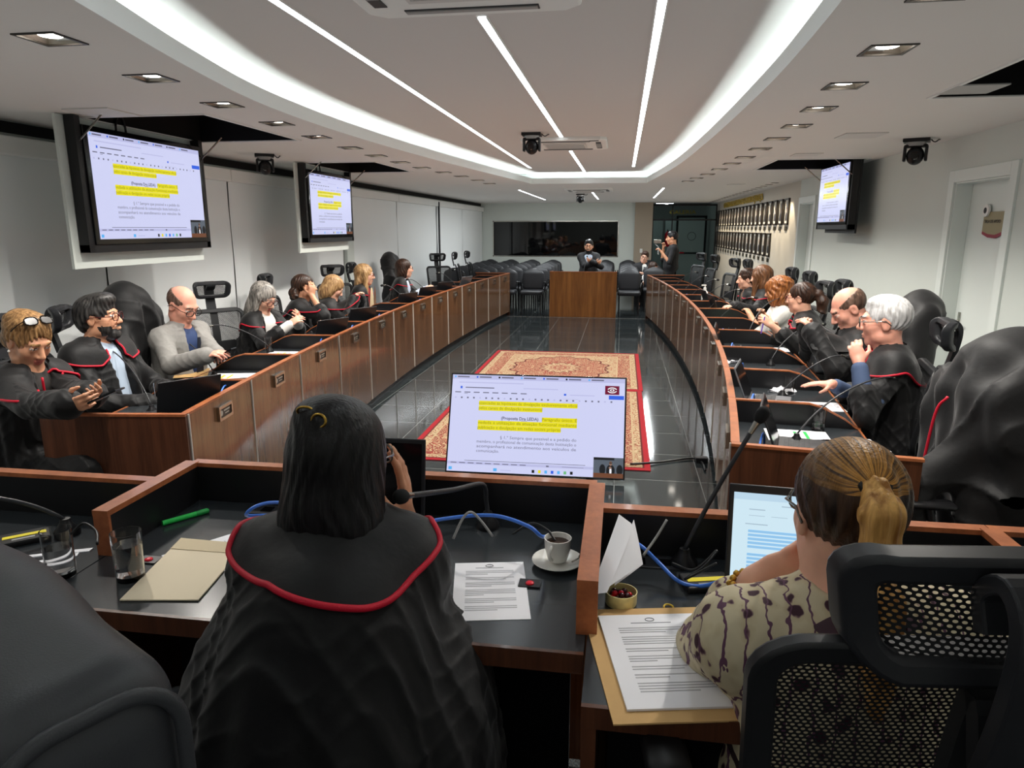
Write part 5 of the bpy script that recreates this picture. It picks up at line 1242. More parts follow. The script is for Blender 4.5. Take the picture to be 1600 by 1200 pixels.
# microphones along the benches
ML=[((238,645),(163,545),1.02,'microphone bent towards the bearded man, beside the nearest open laptop'),((335,590),(234,516),1.0,'microphone in front of the bald man in the grey suit'),((422,550),(327,510),.99,'microphone in front of the empty mesh chair, by the empty glass'),((487,520),(396,484),.98,'microphone in front of the grey-haired woman'),((543,500),(483,453),1.02,'microphone in front of the woman leaning on her hand')]
for (bu,bv),(tu,tv_),zt,l in ML: mic(P(bu,bv,ZD),P(tu,tv_,zt),l)
for y,l in((8.75,'microphone in front of the woman in the cream jacket'),(9.8,'microphone before the brown-haired woman in white and blue'),(11.3,'microphone beside the far laptop'),(12.2,'microphone on the third desk from the far end')):
    b=dk(-1,y,.2);mic(b,b+V(-.3,-.12,.30),l+', blinds side')
MR=[((1244,691),(1400,590),1.0,'microphone in front of the white-haired man, nearest on the door side'),((1222,621),(1321,557),.99,'microphone in front of the bald man, second on the door side'),((1204,571),(1286,506),.99,'microphone beside the black handbag, third on the door side'),((1166,535),(1222,466),1.05,'microphone in front of the woman with the ponytail and robe')]
for (bu,bv),(tu,tv_),zt,l in MR: mic(P(bu,bv,ZD),P(tu,tv_,zt),l)
for y,l in((7.75,'microphone in front of the curly-haired woman'),(8.7,'microphone in front of the long-haired woman on the door side'),(9.5,'microphone beside the spray bottle'),(10.4,'microphone beyond the spray bottle'),(11.2,'microphone before the empty chair at the portrait wall'),(12.1,'microphone near the far end by the portraits')):
    b=dk(1,y,.2);mic(b,b+V(.34,-.1,.30),l)
mic(V(.172,1.59,ZF),D(1183,660,1.62),'long microphone rising beside the lit laptop, in front of the patterned blouse',.02,True,.0055)
p0=V(-.335,1.735,ZF);mic(p0,D(634,775,1.40),'black microphone pointing at the black-haired woman',.03,True,.006,True)
mic(V(-1.43,1.52,ZF),V(-1.75,1.3,1.09),'microphone entering from the edge above the yellow-striped box',.08,True,.0055)
# laptops
LP=[(-1,3.48,.27,-.75,'black laptop seen from behind, nearest on the bench by the blinds',LAPM),(-1,5.95,.28,-.6,'black laptop in front of the grey-haired woman',LAPM),(-1,6.85,.28,-.6,'black laptop in front of the woman leaning on her hand',LAPM),(-1,8.5,.28,-.5,'black laptop in front of the woman in the cream jacket',LAPM),(-1,9.45,.28,-.5,'black laptop beside the red cup',LAPM),(-1,10.35,.28,-.5,'black laptop in front of the woman in white and blue',LAPM),(-1,11.55,.28,-.3,'far silver laptop before the empty chairs by the blinds',LAPS),
 (1,3.3,.33,-.1,'open black laptop at the nearest desk on the door side, seen edge on',LAPM),(1,4.2,.25,-.15,'open grey laptop beside the coffee cup of the white-haired man',LAPS),(1,9.45,.42,.1,'open laptop in front of the dark-haired woman in profile',LAPM),(1,8.75,.42,.1,'open laptop beside the spray bottle',LAPM),(1,5.95,.2,-.1,'half hidden laptop lid behind the glass, ponytail woman desk',LAPM)]
for sd,y,b,tn,l,sh in LP: laptop(dk(sd,y,b),toface(sd,y)+PI+tn,l,1.95,shell=sh)
laptop(V(.405,1.30,ZF),-PI/2-.08,'open black laptop with a lit pale blue page, in front of the patterned blouse',1.75,.345,.245,lit=True)
m=MB();m.box((0,0,.115),(.012,.33,.23));m.box((.11,0,.009),(.23,.33,.016));q=m
laptop(V(-.665,1.58,ZF),-PI/2+.0,'dark laptop half hidden behind the black-haired woman, its screen edge by the microphone',1.72,.33,.23)
# glasses of water
tumbler(P(97,899,ZF),'tall water glass on the desk behind the leather chair, nearer the yellow stripe',.115,.033,.062);tumbler(P(205,903,ZF),'tall water glass beside the cream envelope',.115,.033,.075)
tumbler(P(1534,890,ZF),'lone empty glass at the edge behind the near mesh chair',.09,.033)
for (u,v_),w_,l in(((252,625),.0,'half-empty plastic cup beside the nearest open laptop'),((420,547),0,'empty glass standing on the yellow-edged paper by the empty mesh chair'),((1278,672),.03,'glass of water by the nearest open laptop on the door side'),((1232,615),.0,'empty glass on a napkin beside the white-haired man'),((1150,560),.06,'glass of water on the desk next to the bald man'),((1143,530),.05,'glass of water before the woman with the ponytail'),((548,503),.0,'empty glass beside the woman leaning on her hand'),((1073,462),.0,'tiny far glass by the blue cable, beyond the spray bottle')):
    tumbler(P(u,v_,ZD),l,.11,.034,w_)
# cups
cup(P(871,882,ZF),'white coffee cup near the divider of the middle dais desk',-1.9);cup(P(1164,600,ZD),'white coffee cup at the desk of the white-haired man',.3);cup(P(1193,533,ZD),'white coffee cup by the napkin near the ponytail woman',0)
m=MB();m.lathe([(0,0),(.03,0),(.036,.07),(.034,.07),(.028,.004),(0,.004)],18);tag(m.build('red_cup',REDM,loc=dk(-1,9.25,.2),smooth=50),'small red cup on the bench by the blinds','cup')
# papers and envelopes on the dais desks
for i,(p,rz,l) in enumerate(((P(766,921,ZF),-.02,'printed white paper beside the robe of the black-haired woman'),)): sheet(p,.2,l,.165,.255)
EP=[P(*q,ZF+.003) for q in((187,938),(310,938),(384,851),(283,842))];ec_=sum(EP)/4
sheet(P(356,862,ZF),-.62,'printed white paper partly under the cream envelope',.19,.25)
o=thing('envelope','open cream envelope on the middle dais desk beside the water glass','envelope',ec_)
m=MB();m.prism([tuple((q-ec_)[:2]) for q in EP],-.0015,.0015);m.build('body',CREAM,o);m=MB();a,b_,c,d=[q-ec_ for q in EP];k1=d*.8+a*.2;k2=c*.8+b_*.2;m.prism([tuple(k1[:2]),tuple(k2[:2]),tuple(c[:2]),tuple(d[:2])],.002,.003);m.build('flap',mat('cream_flap',srgb(206,190,158),.8),o)
fp=P(1034,1030,ZF);o=thing('kraft_envelope','kraft envelope under the printed pages, by the patterned blouse','envelope',fp,.2)
m=MB();m.box((0,0,.0015),(.25,.35,.003));m.build('body',KRAFT,o);m=MB();th=np.linspace(0,PI,10);m.tube([(.06+.01*math.cos(a),.175+.012*math.sin(a),.004) for a in th],.002,6);m.build('string_tie',mat('yellow_string',srgb(210,176,60),.6),o)
sheet(fp+V(.006,.0,.0035),.2,'stack of printed pages on the kraft envelope',.205,.29,th=.004,curl=.0)
# folded booklet leaning upright
o=thing('folded_papers','folded white papers standing upright against the divider','paper',V(.015,1.475,ZF),0)
ob=V(.015,1.475,ZF)
for quad in (((922,929,1.44),(967,804,1.58),(986,832,1.56),(948,926,1.43)),((967,804,1.58),(986,818,1.585),(1003,881,1.53),(930,931,1.44)),((985,826,1.6),(990,812,1.62),(1004,882,1.56),(960,915,1.5))):
    q=[D(*a)-ob for a in quad];m=MB();G=[[(1-u_)*((1-w_)*q[0]+w_*q[3])+u_*((1-w_)*q[1]+w_*q[2])+V(.006*math.sin(u_*3)*math.sin(w_*3),0,0) for w_ in np.linspace(0,1,6)] for u_ in np.linspace(0,1,8)]
    m.grid(G);m.grid(np.array(G)+V(.0008,.0008,0),flip=True);m.build('sheet',PAPER,o,smooth=180)
# tin of sweets
o=thing('sweets_tin','small round yellow tin of red and dark sweets','tin',P(970,945,ZF)+V(0,.01,0))
m=MB();m.lathe([(0,0),(.033,0),(.034,.003),(.034,.026),(.0345,.028),(.0325,.028),(.032,.004),(0,.004)],28);m.build('tin',mat('yellow_tin',srgb(226,214,150),.35,.1,var=.15,vscale=60),o,smooth=50)
SWD_=[mat('sweet_dark',srgb(62,14,24),.2),mat('sweet_red',srgb(200,24,40),.2)]
for k in range(16):
    a=k*2.4;r_=.008*math.sqrt(k)*.85;x=thing('sweet','dark cherry-red sweet in the small round tin' if k%4 else 'bright red sweet in the small round tin','sweet',P(970,945,ZF)+V(r_*math.cos(a),.01+r_*math.sin(a),.0125+.006*(k<6)),0,'dark sweets in the tin' if k%4 else 'red sweets in the tin')
    m=MB();m.ell((0,0,.003),(.0068,.0068,.0066),10,8);m.build('drop',SWD_[0 if k%4 else 1],x,smooth=180)
# highlighter pen, striped boxes, badge, napkins
o=thing('highlighter_pen','green highlighter pen on the middle dais desk','pen',P(289,808,ZF+.008),.95)
m=MB();m.tube([(-.06,0,0),(.03,0,0)],.0075,10);m.build('barrel',GREEN,o,smooth=50);m=MB();m.tube([(.03,0,0),(.062,0,0),(.066,0,0)],[.0082,.0078,.005],10);m.build('cap',mat('green_cap',srgb(20,140,60),.4),o,smooth=50)
def striped(p,rz,l,s=1):
    o=thing('adapter_box',l,'box',p,rz);m=MB();m.box((0,0,.008),(.11*s,.07*s,.016));m.build('case',BLACK,o,bevel=.005);m=MB();m.box((0,.0,.0165),(.09*s,.017*s,.001));m.build('stripe',mat('stripe_yellow',srgb(232,214,20),.5),o);m=MB();m.box((.0,-.022*s,.0165),(.05*s,.01*s,.001));m.build('print',GREYP,o)
striped(P(38,845,ZF),.75,'black box with a yellow stripe behind the leather chair',1.0);striped(P(1103,915,ZF),.25,'black adapter with a yellow stripe at the end of the blue cable')
o=thing('call_button','small red call button on the middle dais desk, beside the cream envelope','button',P(234,876,ZF));m=MB();m.box((0,0,.002),(.05,.035,.004));m.build('plate',BLACK,o);m=MB();m.ell((0,-.003,.005),(.010,.010,.004),12,6);m.build('key',REDM,o,smooth=180)
o=thing('call_button','small red call button below the coffee cup','button',P(828,913,ZF));m=MB();m.box((0,0,.002),(.05,.035,.004));m.build('plate',BLACK,o);m=MB();m.ell((0,-.003,.005),(.010,.010,.004),12,6);m.build('key',REDM,o,smooth=180)
for i,(u,v_,l) in enumerate(((85,866,'white plastic knife behind the nearer water glass'),(60,880,'white plastic spoon by the leather chair top'))):
    o=thing('plastic_cutlery',l,'cutlery',P(u,v_,ZF),.45+.3*i);m=MB();m.prism([(-.08,-.006),(.02,-.008),(.08,-.012),(.085,.006),(.02,.008),(-.08,.006)],0,.003);m.build('blade',PAPER,o)
def napkin(p,l,s=.09):
    r=random.Random(len(l));m=MB();n_=7;G=[[(-s/2+s*i/(n_-1)+r.uniform(-.008,.008),-s/2+s*j/(n_-1)+r.uniform(-.008,.008),.004+r.uniform(0,.022)*(0<i<n_-1)) for j in range(n_)] for i in range(n_)];m.grid(G,flip=True);m.grid(np.array(G)*V(1,1,.3));tag(m.build('napkin',PAPER,loc=p,rz=r.uniform(0,3)),l,'napkin','crumpled paper napkins')
napkin(P(1222,612,ZD),'crumpled napkin under the empty glass of the white-haired man',.13);napkin(P(1175,535,ZD),'crumpled napkin beside the coffee cup near the ponytail woman');napkin(P(1135,533,ZD),'folded napkin by the divider near the ponytail woman',.1);napkin(P(1140,566,ZD),'folded napkin under the glass next to the bald man',.1)
# papers on the benches
def bs(side,y,b,rz,l,**k): sheet(dk(side,y,b,ZD+k.pop('dz',0)),toface(side,y)+PI/2+rz,l,group='papers on the benches',**k)
bs(-1,4.45,.42,.1,'white paper with yellow highlighted lines in front of the bald man in grey',hl=2);bs(-1,4.3,.3,.4,'dark grey folder under the papers of the bald man in grey',lines=False,m_=DARKG,name='folder',cat='folder')
sheet(P(300,583,ZD),.5,'open tan folder beside the bald man in grey',.22,.3,False,name='folder',cat='folder',m_=KRAFT)
bs(-1,5.35,.4,.0,'paper with a yellow edge under the empty glass',hl=2,w=.2,h=.24);bs(-1,6.45,.35,.0,'white paper with green lines in front of the grey-haired woman',hl=2,w=.2,h=.25)
bs(-1,8.2,.4,.2,'white pages in front of the blond woman looking down');bs(-1,10.7,.4,0,'white pages in front of the woman in white and blue')
bs(1,3.55,.33,.05,'paper with green highlighted lines behind the nearest open laptop on the door side',hl=2);bs(1,3.45,.55,.3,'white pages under the water glass, nearest on the door side',w=.2)
bs(1,4.2,.5,.1,'white pages under the black phone',dz=.0);bs(1,5.05,.4,0,'paper with a yellow highlighted line beside the bald man',hl=1);bs(1,6.15,.5,.3,'white notepad under the hand of the ponytail woman');bs(1,6.1,.32,.1,'yellow strip of paper by the divider',lines=False,w=.05,h=.2,m_=YELLOW);bs(1,7.45,.5,.2,'white pages in front of the curly-haired woman');bs(1,7.9,.35,.2,'pale green paper under the arms of the curly-haired woman',lines=False,m_=mat('pale_green_paper',srgb(150,200,160),.8))
o=thing('mobile_phone','black phone lying on the white pages of the white-haired man','phone',P(1262,612+58,ZD+.003) if 0 else dk(1,4.12,.52,ZD+.0022),toface(1,4.2)+.2);m=MB();m.box((0,0,.004),(.075,.155,.008));m.build('body',BLACKG,o,bevel=.003);m=MB();m.box((0,0,.0085),(.069,.147,.001));m.build('screen',mat('phone_screen',srgb(20,24,40),.05),o)
o=thing('document_tray','brown cardboard tray on the bench, door side','tray',P(1112,492,ZD),.1)
m=MB();m.box((0,0,.004),(.34,.24,.008));
for s in(-1,1): m.box((0,s*.118,.035),(.34,.006,.07));m.box((s*.168,0,.035),(.006,.24,.07))
m.build('tray',KRAFT,o)
o=thing('spray_bottle','white spray bottle standing on the bench, door side','bottle',P(1100,477,ZD));m=MB();m.lathe([(0,0),(.042,.002),(.045,.01),(.045,.15),(.04,.18),(.02,.2),(.018,.215),(0,.215)],20);m.build('bottle',PORC,o,smooth=50)
m=MB();m.lathe([(.02,.21),(.02,.235),(.008,.24),(.008,.26)],14);m.box((-.015,0,.268),(.06,.018,.018));m.build('pump_head',PORC,o)
m=MB();m.prism([(-.03,-.05),(.03,-.05),(.03,.05),(-.03,.05)],-.0455,-.0445,axis=1) if 0 else m.box((0,-.046,.09),(.05,.002,.07));m.build('label',DARKG,o)
o=thing('handbag','black leather handbag on the bench in front of the bald man','bag',dk(1,5.3,.72,ZD),toface(1,5.3)+PI/2)
S=SDF();S.box((0,0,.07),(.17,.075,.07),rd=.03);S.ell((0,0,.12),(.14,.05,.035),k=.03);sdf_obj('body',S,.008,LEATHER,o)
m=MB()
for y in(-.04,.04): th=np.linspace(.15,PI-.15,12);m.tube([(.1*math.cos(a),y,.12+.05*math.sin(a)) for a in th],.007,6)
m.build('handle',LEATHER,o,smooth=180)
for x in(-.08,.08): m=MB();th=np.linspace(0,2*PI,14,endpoint=False);m.tube([(x+.014*math.cos(a),-.078,.06+.014*math.sin(a)) for a in th],.003,6,closed=True);m.build('ring',CHROME,o,smooth=180)
# cables
Zf=ZF+.004
cable([(-.93,1.72,Zf),D(385,805,1.72),D(430,785,1.75),(-.72,1.76,Zf)],'blue network cable looping above the papers of the black-haired woman',r=.0045)
cable([(-.47,1.62,Zf),D(660,820,1.66),D(715,808,1.68),D(775,806,1.68),D(825,822,1.64),D(846,838,1.66),(-.165,1.70,Zf)],'blue network cable arching behind the microphone of the middle dais desk',r=.0045)
cable([(.03,1.60,Zf+.05),D(1000,852,1.62),D(1030,880,1.6),D(1060,908,1.56),D(1095,916,1.55),D(1135,905,1.52)],'blue network cable running to the lit laptop',r=.0045)
for i,(pp,l) in enumerate((([D(708,842,1.62),D(722,812,1.63),D(735,800,1.64),D(750,812,1.66),D(770,838,1.66)],'grey loop of cable by the black microphone'),([D(800,835,1.72),D(830,818,1.72),D(855,828,1.70),D(868,846,1.68)],'black cable behind the coffee cup'),([D(1005,868,1.58),D(1025,840,1.6),D(1042,812,1.61)],'grey cable rising behind the folded papers'),([D(1050,880,1.58),D(1085,890,1.55),D(1120,860,1.56),D(1100,885,1.54),D(1070,905,1.55),D(1120,880,1.52)],'bundle of black cables beside the lit laptop'),([D(110,835,1.55),D(130,818,1.56),D(150,830,1.54),D(152,850,1.5)],'black cable loop by the divider behind the water glasses'))):
    cable(pp,l,GREYP if 'grey' in l else BLACK,.003)
for sd,ys_ in((-1,((3.75,'by the nearest laptop on the blinds side'),(5.55,'by the empty glass, blinds side'),(6.4,'by the grey-haired woman'),(7.3,'by the woman leaning on her hand'),(9.0,'by the woman in the cream jacket'),(10.75,'by the woman in white and blue'),(11.6,'by the far silver laptop'),(12.5,'near the far end of the blinds side'))),(1,((3.2,'across the nearest open laptop on the door side'),(4.0,'beside the grey laptop of the white-haired man'),(4.95,'by the yellow-marked paper of the bald man'),(5.85,'by the folded napkin, ponytail woman desk'),(6.7,'behind the curly-haired woman'),(9.2,'behind the spray bottle'),(10.3,'by the tiny far glass')))):
    for y,l in ys_:
        a=dk(sd,y-.1,.12,ZD+.004);b_=dk(sd,y+.14,.16,ZD+.004);mid=(a+b_)/2+V(0,0,.085);q=V(0,0,.06)
        cable([a,a*.85+b_*.15+q,mid,a*.15+b_*.85+q,b_],'blue network cable loop '+l,r=.005)
fc=cable([P(985,725,.02),P(1030,722,.012),P(1080,716,.012),P(1096,722,.012),P(1102,735,.01)],'black cable on the floor from the floor screen',BLACK,.008,group=None)
o=thing('cable_box','small black junction box at the foot of the bench on the door side','box',P(1096,722,0));m=MB();m.box((0,0,.02),(.09,.06,.04));m.build('case',BLACK,o,bevel=.005)
# ---------------------------------------------------------------- people
R_=math.radians
INW=mat('white_blouse',srgb(226,224,218),.75);CREAMJ=mat('cream_knit',srgb(216,196,158),.8);REDD=mat('dark_red_dress',srgb(130,24,28),.7);WBLUE=mat('white_blue_blouse',srgb(196,206,226),.7,var=.25,vscale=40)
GREYS=mat('grey_suit',srgb(134,132,128),.8,var=.06,vscale=60);BLUESH=mat('blue_shirt',srgb(44,62,102),.7);NAVY=mat('navy_suit',srgb(66,82,112),.8);BSUIT=mat('black_suit',srgb(22,22,25),.75);LBLUE=mat('pale_blue_shirt',srgb(176,192,210),.7);DTIE=mat('dark_tie',srgb(24,30,44),.6);BTEE=mat('black_tee',srgb(22,22,24),.8);FLORAL=mat('dark_floral_blouse',srgb(40,36,34),.7,var=.9,vscale=22);JEANS=mat('denim',srgb(60,70,96),.8)
GB=mat('glasses_black',srgb(20,18,18),.25);GR=mat('glasses_reddish',srgb(70,26,26),.25);GM=mat('glasses_metal',srgb(120,116,110),.25,.9)
def phone(par,c,info,rx=.5): pass
def held_phone(p,d,label,up):
    o=thing('mobile_phone',label,'phone',p,0);d=nrm(d);u=nrm(up);r=np.cross(d,u);M=np.eye(4);M[:3,0]=nrm(r);M[:3,1]=d;M[:3,2]=np.cross(nrm(r),d)
    m=MB().frame(M=M);m.box((0,0,0),(.072,.15,.008));m.build('body',BLACKG,o,bevel=.003);m=MB().frame(M=M);m.box((0,0,.0046),(.066,.142,.001));m.build('screen',mat('phone_screen',srgb(20,24,40),.05),o);return o
# --- bench by the blinds
def x1(t,i):
    h,R,hs=i['h'],i['R'],i['hs']
    m=MB();p=[i['L'](q)+i['fb']*(.135)+i['rb']*s for q,s in((-.06,.07),(.15,.05),(.38,.015),(.5,.0))];m.tube(spline(p,4),.006,6);p=[i['L'](q)+i['fb']*(.135)-i['rb']*s for q,s in((-.06,.07),(.15,.05),(.38,.015),(.5,.0))];m.tube(spline(p,4),.006,6);m.build('red_tie_cord',REDTRIM,t,smooth=180)
    m=MB();e=h+R@(V(.079,-.004,-.042)*hs);m.ell(e,(.006,.006,.006),8,6);m.build('pearl_earring',PORC,t)
hL=[D(170,630,3.22),D(140,640,3.05)]
person('woman with sunglasses on her reddish-blond hair, in a robe, looking at a phone',D(45,533,3.5),R_(-16),R_(-26),0,R_(2),.10,0,sk='olive',hair='red',style='updo',outfit='robe',hands=[hL[1],hL[0]],palms=[(.1,.9,.3),(.1,-.6,.6)],curls=[(.7,.7),(.6,.6)],cols=dict(inner=FLORAL),gl=(GB,1),vox=.006,extra=x1,open_w=.06,hs=1.1)
held_phone(D(166,618,3.1),(1,.1,.45),'dark phone in the hands of the woman with sunglasses',(-.4,0,1))
person('bearded dark-haired man with glasses in a robe, leaning back',D(155,497,4.2),R_(14),R_(4),0,R_(0),-.02,0,sk='olive',hair='salt',style='thick',male=True,beard='salt',outfit='robe',cols=dict(inner=LBLUE),gl=(GR,),vox=.006,hs=1.1,poles=[(0,-.6,-.8),(0,.6,-.8)])
person('bald man in a grey suit and blue shirt, typing on a phone',D(285,478,4.95),R_(-12),R_(-27),0,R_(-8),.12,0,sk='pink',hair='bald',style='bald',male=True,outfit='suit',hands=[D(322,556,4.6),D(338,553,4.75)],palms=[(0,.3,-1),(0,.2,-1)],curls=[(.5,.5),(.5,.7)],cols=dict(main=GREYS,inner=BLUESH,tie=DTIE,legs=GREYS),gl=(GB,),vox=.006,hs=1.12,fat=.03,open_w=.08)
held_phone(D(351,552,4.62),(1,.1,.5),'phone under the fingers of the bald man in grey',(-.5,0,1))
person('grey-haired woman in a robe over a white blouse, reading a phone',D(412,466,6.3),R_(-14),R_(-26),0,R_(-6),.10,0,sk='fair',hair='grey',style='long',outfit='robe',hands=[D(452,508,6.1),D(466,503,6.25)],palms=[(0,.5,-.5),(0,-.5,.5)],cols=dict(inner=INW,sl=1),gl=(GR,),vox=.007,hs=1.1,open_w=.09,sleeve=.55)
person('dark-haired woman in a robe with a bun, leaning her cheek on her hand',D(476,449,7.25),R_(38),R_(2),R_(8),R_(10),.14,0,sk='olive',hair='dark',style='bun',outfit='robe',hands=[D(487,462,7.15),D(505,500,7.2)],handdirs=[(.1,.1,1),None],palms=[(-.6,.7,0),None],poles=[(.6,-.3,-.8),(.2,.6,-.8)],vox=.008,hs=1.08,sleeve=.3)
person('blond woman in a robe with her head bowed over a phone',D(521,450,8.0),R_(28),R_(-32),0,R_(10),.20,0,sk='fair',hair='blond',style='bob',outfit='robe',hands=[D(553,470,7.9),D(562,466,8.05)],vox=.008,hs=1.1)
def cream(t,i):
    m=MB()
    for s in(-1,1): m.grid([[i['L'](q)+i['fb']*(.155+.02*math.sin(q*3))+i['rb']*s*(.05+.03*(1-q)),i['L'](q)+i['fb']*(.135)+i['rb']*s*(.10+.02*(1-q))] for q in np.linspace(-.12,1,9)],flip=s>0);
    m.build('cream_scarf',CREAMJ,t,smooth=180)
person('long-haired blond woman in a robe with cream scarf and red dress',D(570,430,9.1),R_(16),R_(-3),0,R_(8),.08,0,sk='fair',hair='blond',style='long',outfit='robe',cols=dict(inner=REDD),gl=(GR,),vox=.008,hs=1.12,open_w=.10,extra=cream)
person('brown-haired woman in a robe over a white and blue blouse',D(632,420,10.4),R_(24),R_(0),0,R_(10),.08,0,sk='fair',hair='dark',style='bob',outfit='robe',cols=dict(inner=WBLUE,sl=1),gl=(GM,),vox=.009,hs=1.14,open_w=.12,sleeve=.4,hands=[D(662,452,10.2),D(668,450,10.4)])
# --- bench by the doors
person('dark-haired woman seen in profile in a grey-black robe',D(1166,437,9.3),R_(183),R_(-4),0,R_(185),.16,0,sk='fair',hair='dark',style='updo',outfit='robe',vox=.009,hs=1.12,cols=dict(inner=mat('bronze_top',srgb(120,96,80),.7)))
person('woman with long brown hair in a black robe, face turned away',D(1189,434,8.4),R_(140),R_(-4),0,R_(175),.15,0,sk='fair',hair='brown',style='long',outfit='robe',vox=.008,hs=1.16,hands=[D(1160,482,8.3),D(1148,480,8.0)])
person('woman with curly auburn hair in a white blouse, arms folded',D(1214,456,7.2),R_(146),R_(-8),0,R_(178),.14,0,sk='olive',hair='auburn',style='curly',outfit='blouse',cols=dict(main=INW),sleeve=-1,vox=.008,hs=1.12,hands=[D(1190,490,7.0),D(1172,492,7.25)],poles=[(.2,.8,-.6),(.2,-.8,-.6)],fat=.02)
person('woman with a ponytail and glasses in a robe, holding a pen',D(1251,466,6.05),R_(152),R_(-4),0,R_(172),.16,0,sk='fair',hair='dark',style='pony',outfit='robe',gl=(GR,),vox=.007,hs=1.1,hands=[D(1212,516,6.1),D(1205,508,5.75)],palms=[(0,-.2,-1),(.2,.6,-.5)],curls=[(.3,.4),(.9,.9)],cols=dict(inner=CREAMJ),sleeve=.5)
def pen(t,i): pass
o=thing('pen','purple pen in the hand of the ponytail woman','pen',D(1190,508,5.75));m=MB();m.tube([(0,0,-.07),(.02,0,.07)],.005,8);m.build('barrel',mat('purple_pen',srgb(120,80,190),.4),o,smooth=60)
person('bald man in a black robe bending over the handbag',D(1326,483,4.7),R_(178),R_(-34),0,R_(176),.22,0,sk='pink',hair='bald',style='bald',male=True,outfit='robe',vox=.006,hs=1.16,fat=.03,open_w=0,hands=[D(1262,512,4.95),D(1270,520,4.55)],trim=False)
person('white-haired man in a robe and blue suit, chin in hand',D(1382,503,3.8),R_(158),R_(-4),0,R_(170),.08,0,sk='pink',hair='white',style='short',male=True,outfit='robe',gl=(GM,),vox=.0055,hs=1.16,fat=.02,sleeve=.35,cols=dict(inner=NAVY,sl=.86),hands=[D(1300,600,4.05),D(1342,565,3.66)],handdirs=[(-1,.05,.0),(-.2,.35,.9)],palms=[(0,0,-1),(.2,.85,.1)],curls=[(.15,.2),(.9,1.0)],poles=[(.2,.6,-.9),(-.55,-.5,-.7)])
# --- far end of the room
person('man speaking behind the lectern in a black suit, hands joined',D(920,385,14.75),R_(-92),R_(-4),0,R_(-92),.0,0,sk='olive',hair='black',style='short',male=True,beard='black',outfit='suit',stand=.84,cols=dict(main=BSUIT,inner=LBLUE,legs=BSUIT),gl=(GB,),vox=.009,hs=1.16,shw=.16,open_w=.09,hands=[D(931,411,14.45),D(924,409,14.45)],palms=[(0,1,.2),(0,1,.2)],poles=[(-.8,.1,-.7),(.8,.1,-.7)],curls=[(.9,.9),(.9,.9)])
mic(V(-.77,14.4,.775),D(917,402,14.35),'thin microphone on the lectern in front of the speaking man',.05)
person('man in a black tee filming with a phone on a gimbal',D(1050,372,15.4),R_(176),R_(-6),0,R_(178),.0,0,sk='tan',hair='black',style='short',male=True,outfit='tee',stand=.92,cols=dict(main=BTEE,legs=BTEE),sleeve=-1,vox=.009,hs=1.2,fat=.03,shw=.19,hands=[D(1037,386,15.55),D(1033,393,15.25)],poles=[(.3,.5,-1),(.3,-.4,-1)],curls=[(.9,.9),(.9,.9)])
g=D(1029,386,15.4);o=thing('phone_gimbal','phone on a white gimbal held by the man in the black tee','gimbal',g);m=MB();m.tube([(0,0,-.16),(0,0,.0)],.016,10);m.tube([(0,0,0),(-.07,.0,.06),(-.06,0,.12)],.008,8);m.build('grip',GREYP,o,smooth=60);m=MB();m.box((-.03,-.02,.12),(.16,.012,.08));m.build('mobile_phone',CHROME,o,bevel=.004)
person('young man with glasses in a black suit, seated near the glass partition',D(1007,402,16.3),R_(-100),R_(-6),R_(14),R_(-90),.05,0,sk='fair',hair='dark',style='short',male=True,outfit='suit',cols=dict(main=BSUIT,inner=INW,tie=DTIE,legs=BSUIT),gl=(GB,),vox=.01,hs=1.15,group=None)
person('dark-haired woman in a white sleeveless top, seated beside the man filming',D(1021,419,15.9),R_(-50),R_(-4),0,R_(-80),.05,0,sk='tan',hair='dark',style='bob',outfit='blouse',cols=dict(main=INW,legs=JEANS),sleeve=-1,vox=.01,hs=1.1,seat=.42)
# --- front row, seen from behind
def clip(t,i):
    h,R,hs=i['h'],i['R'],i['hs'];q=lambda x,y,z:h+R@(V(x,y,z)*hs)
    m=MB();th=np.linspace(0,2*PI,16,endpoint=False);m.tube([q(-.018+.016*math.cos(a),-.104+.004*math.sin(a*2)-.02*math.sin(a)*.3,.106+.013*math.sin(a)) for a in th],.0025,6,closed=True);m.tube([q(.012+.014*math.cos(a),-.112,.096+.012*math.sin(a)) for a in th],.0025,6,closed=True);m.build('gold_hair_clip',GOLD,t,smooth=180)
person('black-haired woman in a black satin robe with red-corded collar, seen from behind',D(535,722,1.36),R_(84),R_(-8),0,R_(98),.05,0,DZ,.47,sk='tan',hair='black',style='blackbob',outfit='robe',vox=.0055,hs=1.0,open_w=0,hands=[D(631,812,1.50),V(-.75,1.40,1.02)],poles=[(.1,.1,-1),(-.3,.2,-.9)],handdirs=[(.02,.1,1),(0,1,0)],palms=[(-.9,-.1,0),(0,0,-1)],curls=[(.25,.3),(.4,.4)],extra=clip,shw=.128,fat=.0,sleeve=.5,drape=[((0,-.12,.05),(.22,.15,.34)),((0,-.15,-.2),(.27,.19,.42)),((-.22,.02,-.1),(.11,.21,.34)),((.20,.02,-.12),(.11,.22,.32))],
 collar=[(30,42),(60,34),(86,38),(98,30),(108,28),(124,25),(140,20),(152,19),(205,29),(240,27),(254,28),(266,36),(300,34),(330,42)],gl=(GM,))
PATT=mat('patterned_blouse',srgb(190,174,140),.75);n=NT(PATT);b=PATT.node_tree.nodes['Principled BSDF']
v1=n.add('ShaderNodeTexVoronoi',feature='F1');n.link(n.coord((1,1,.8)),v1.inputs['Vector']);v1.inputs['Scale'].default_value=34
n1=n.add('ShaderNodeTexNoise');n.link(n.coord((1,1,.5)),n1.inputs['Vector']);n1.inputs['Scale'].default_value=42;n1.inputs['Detail'].default_value=2
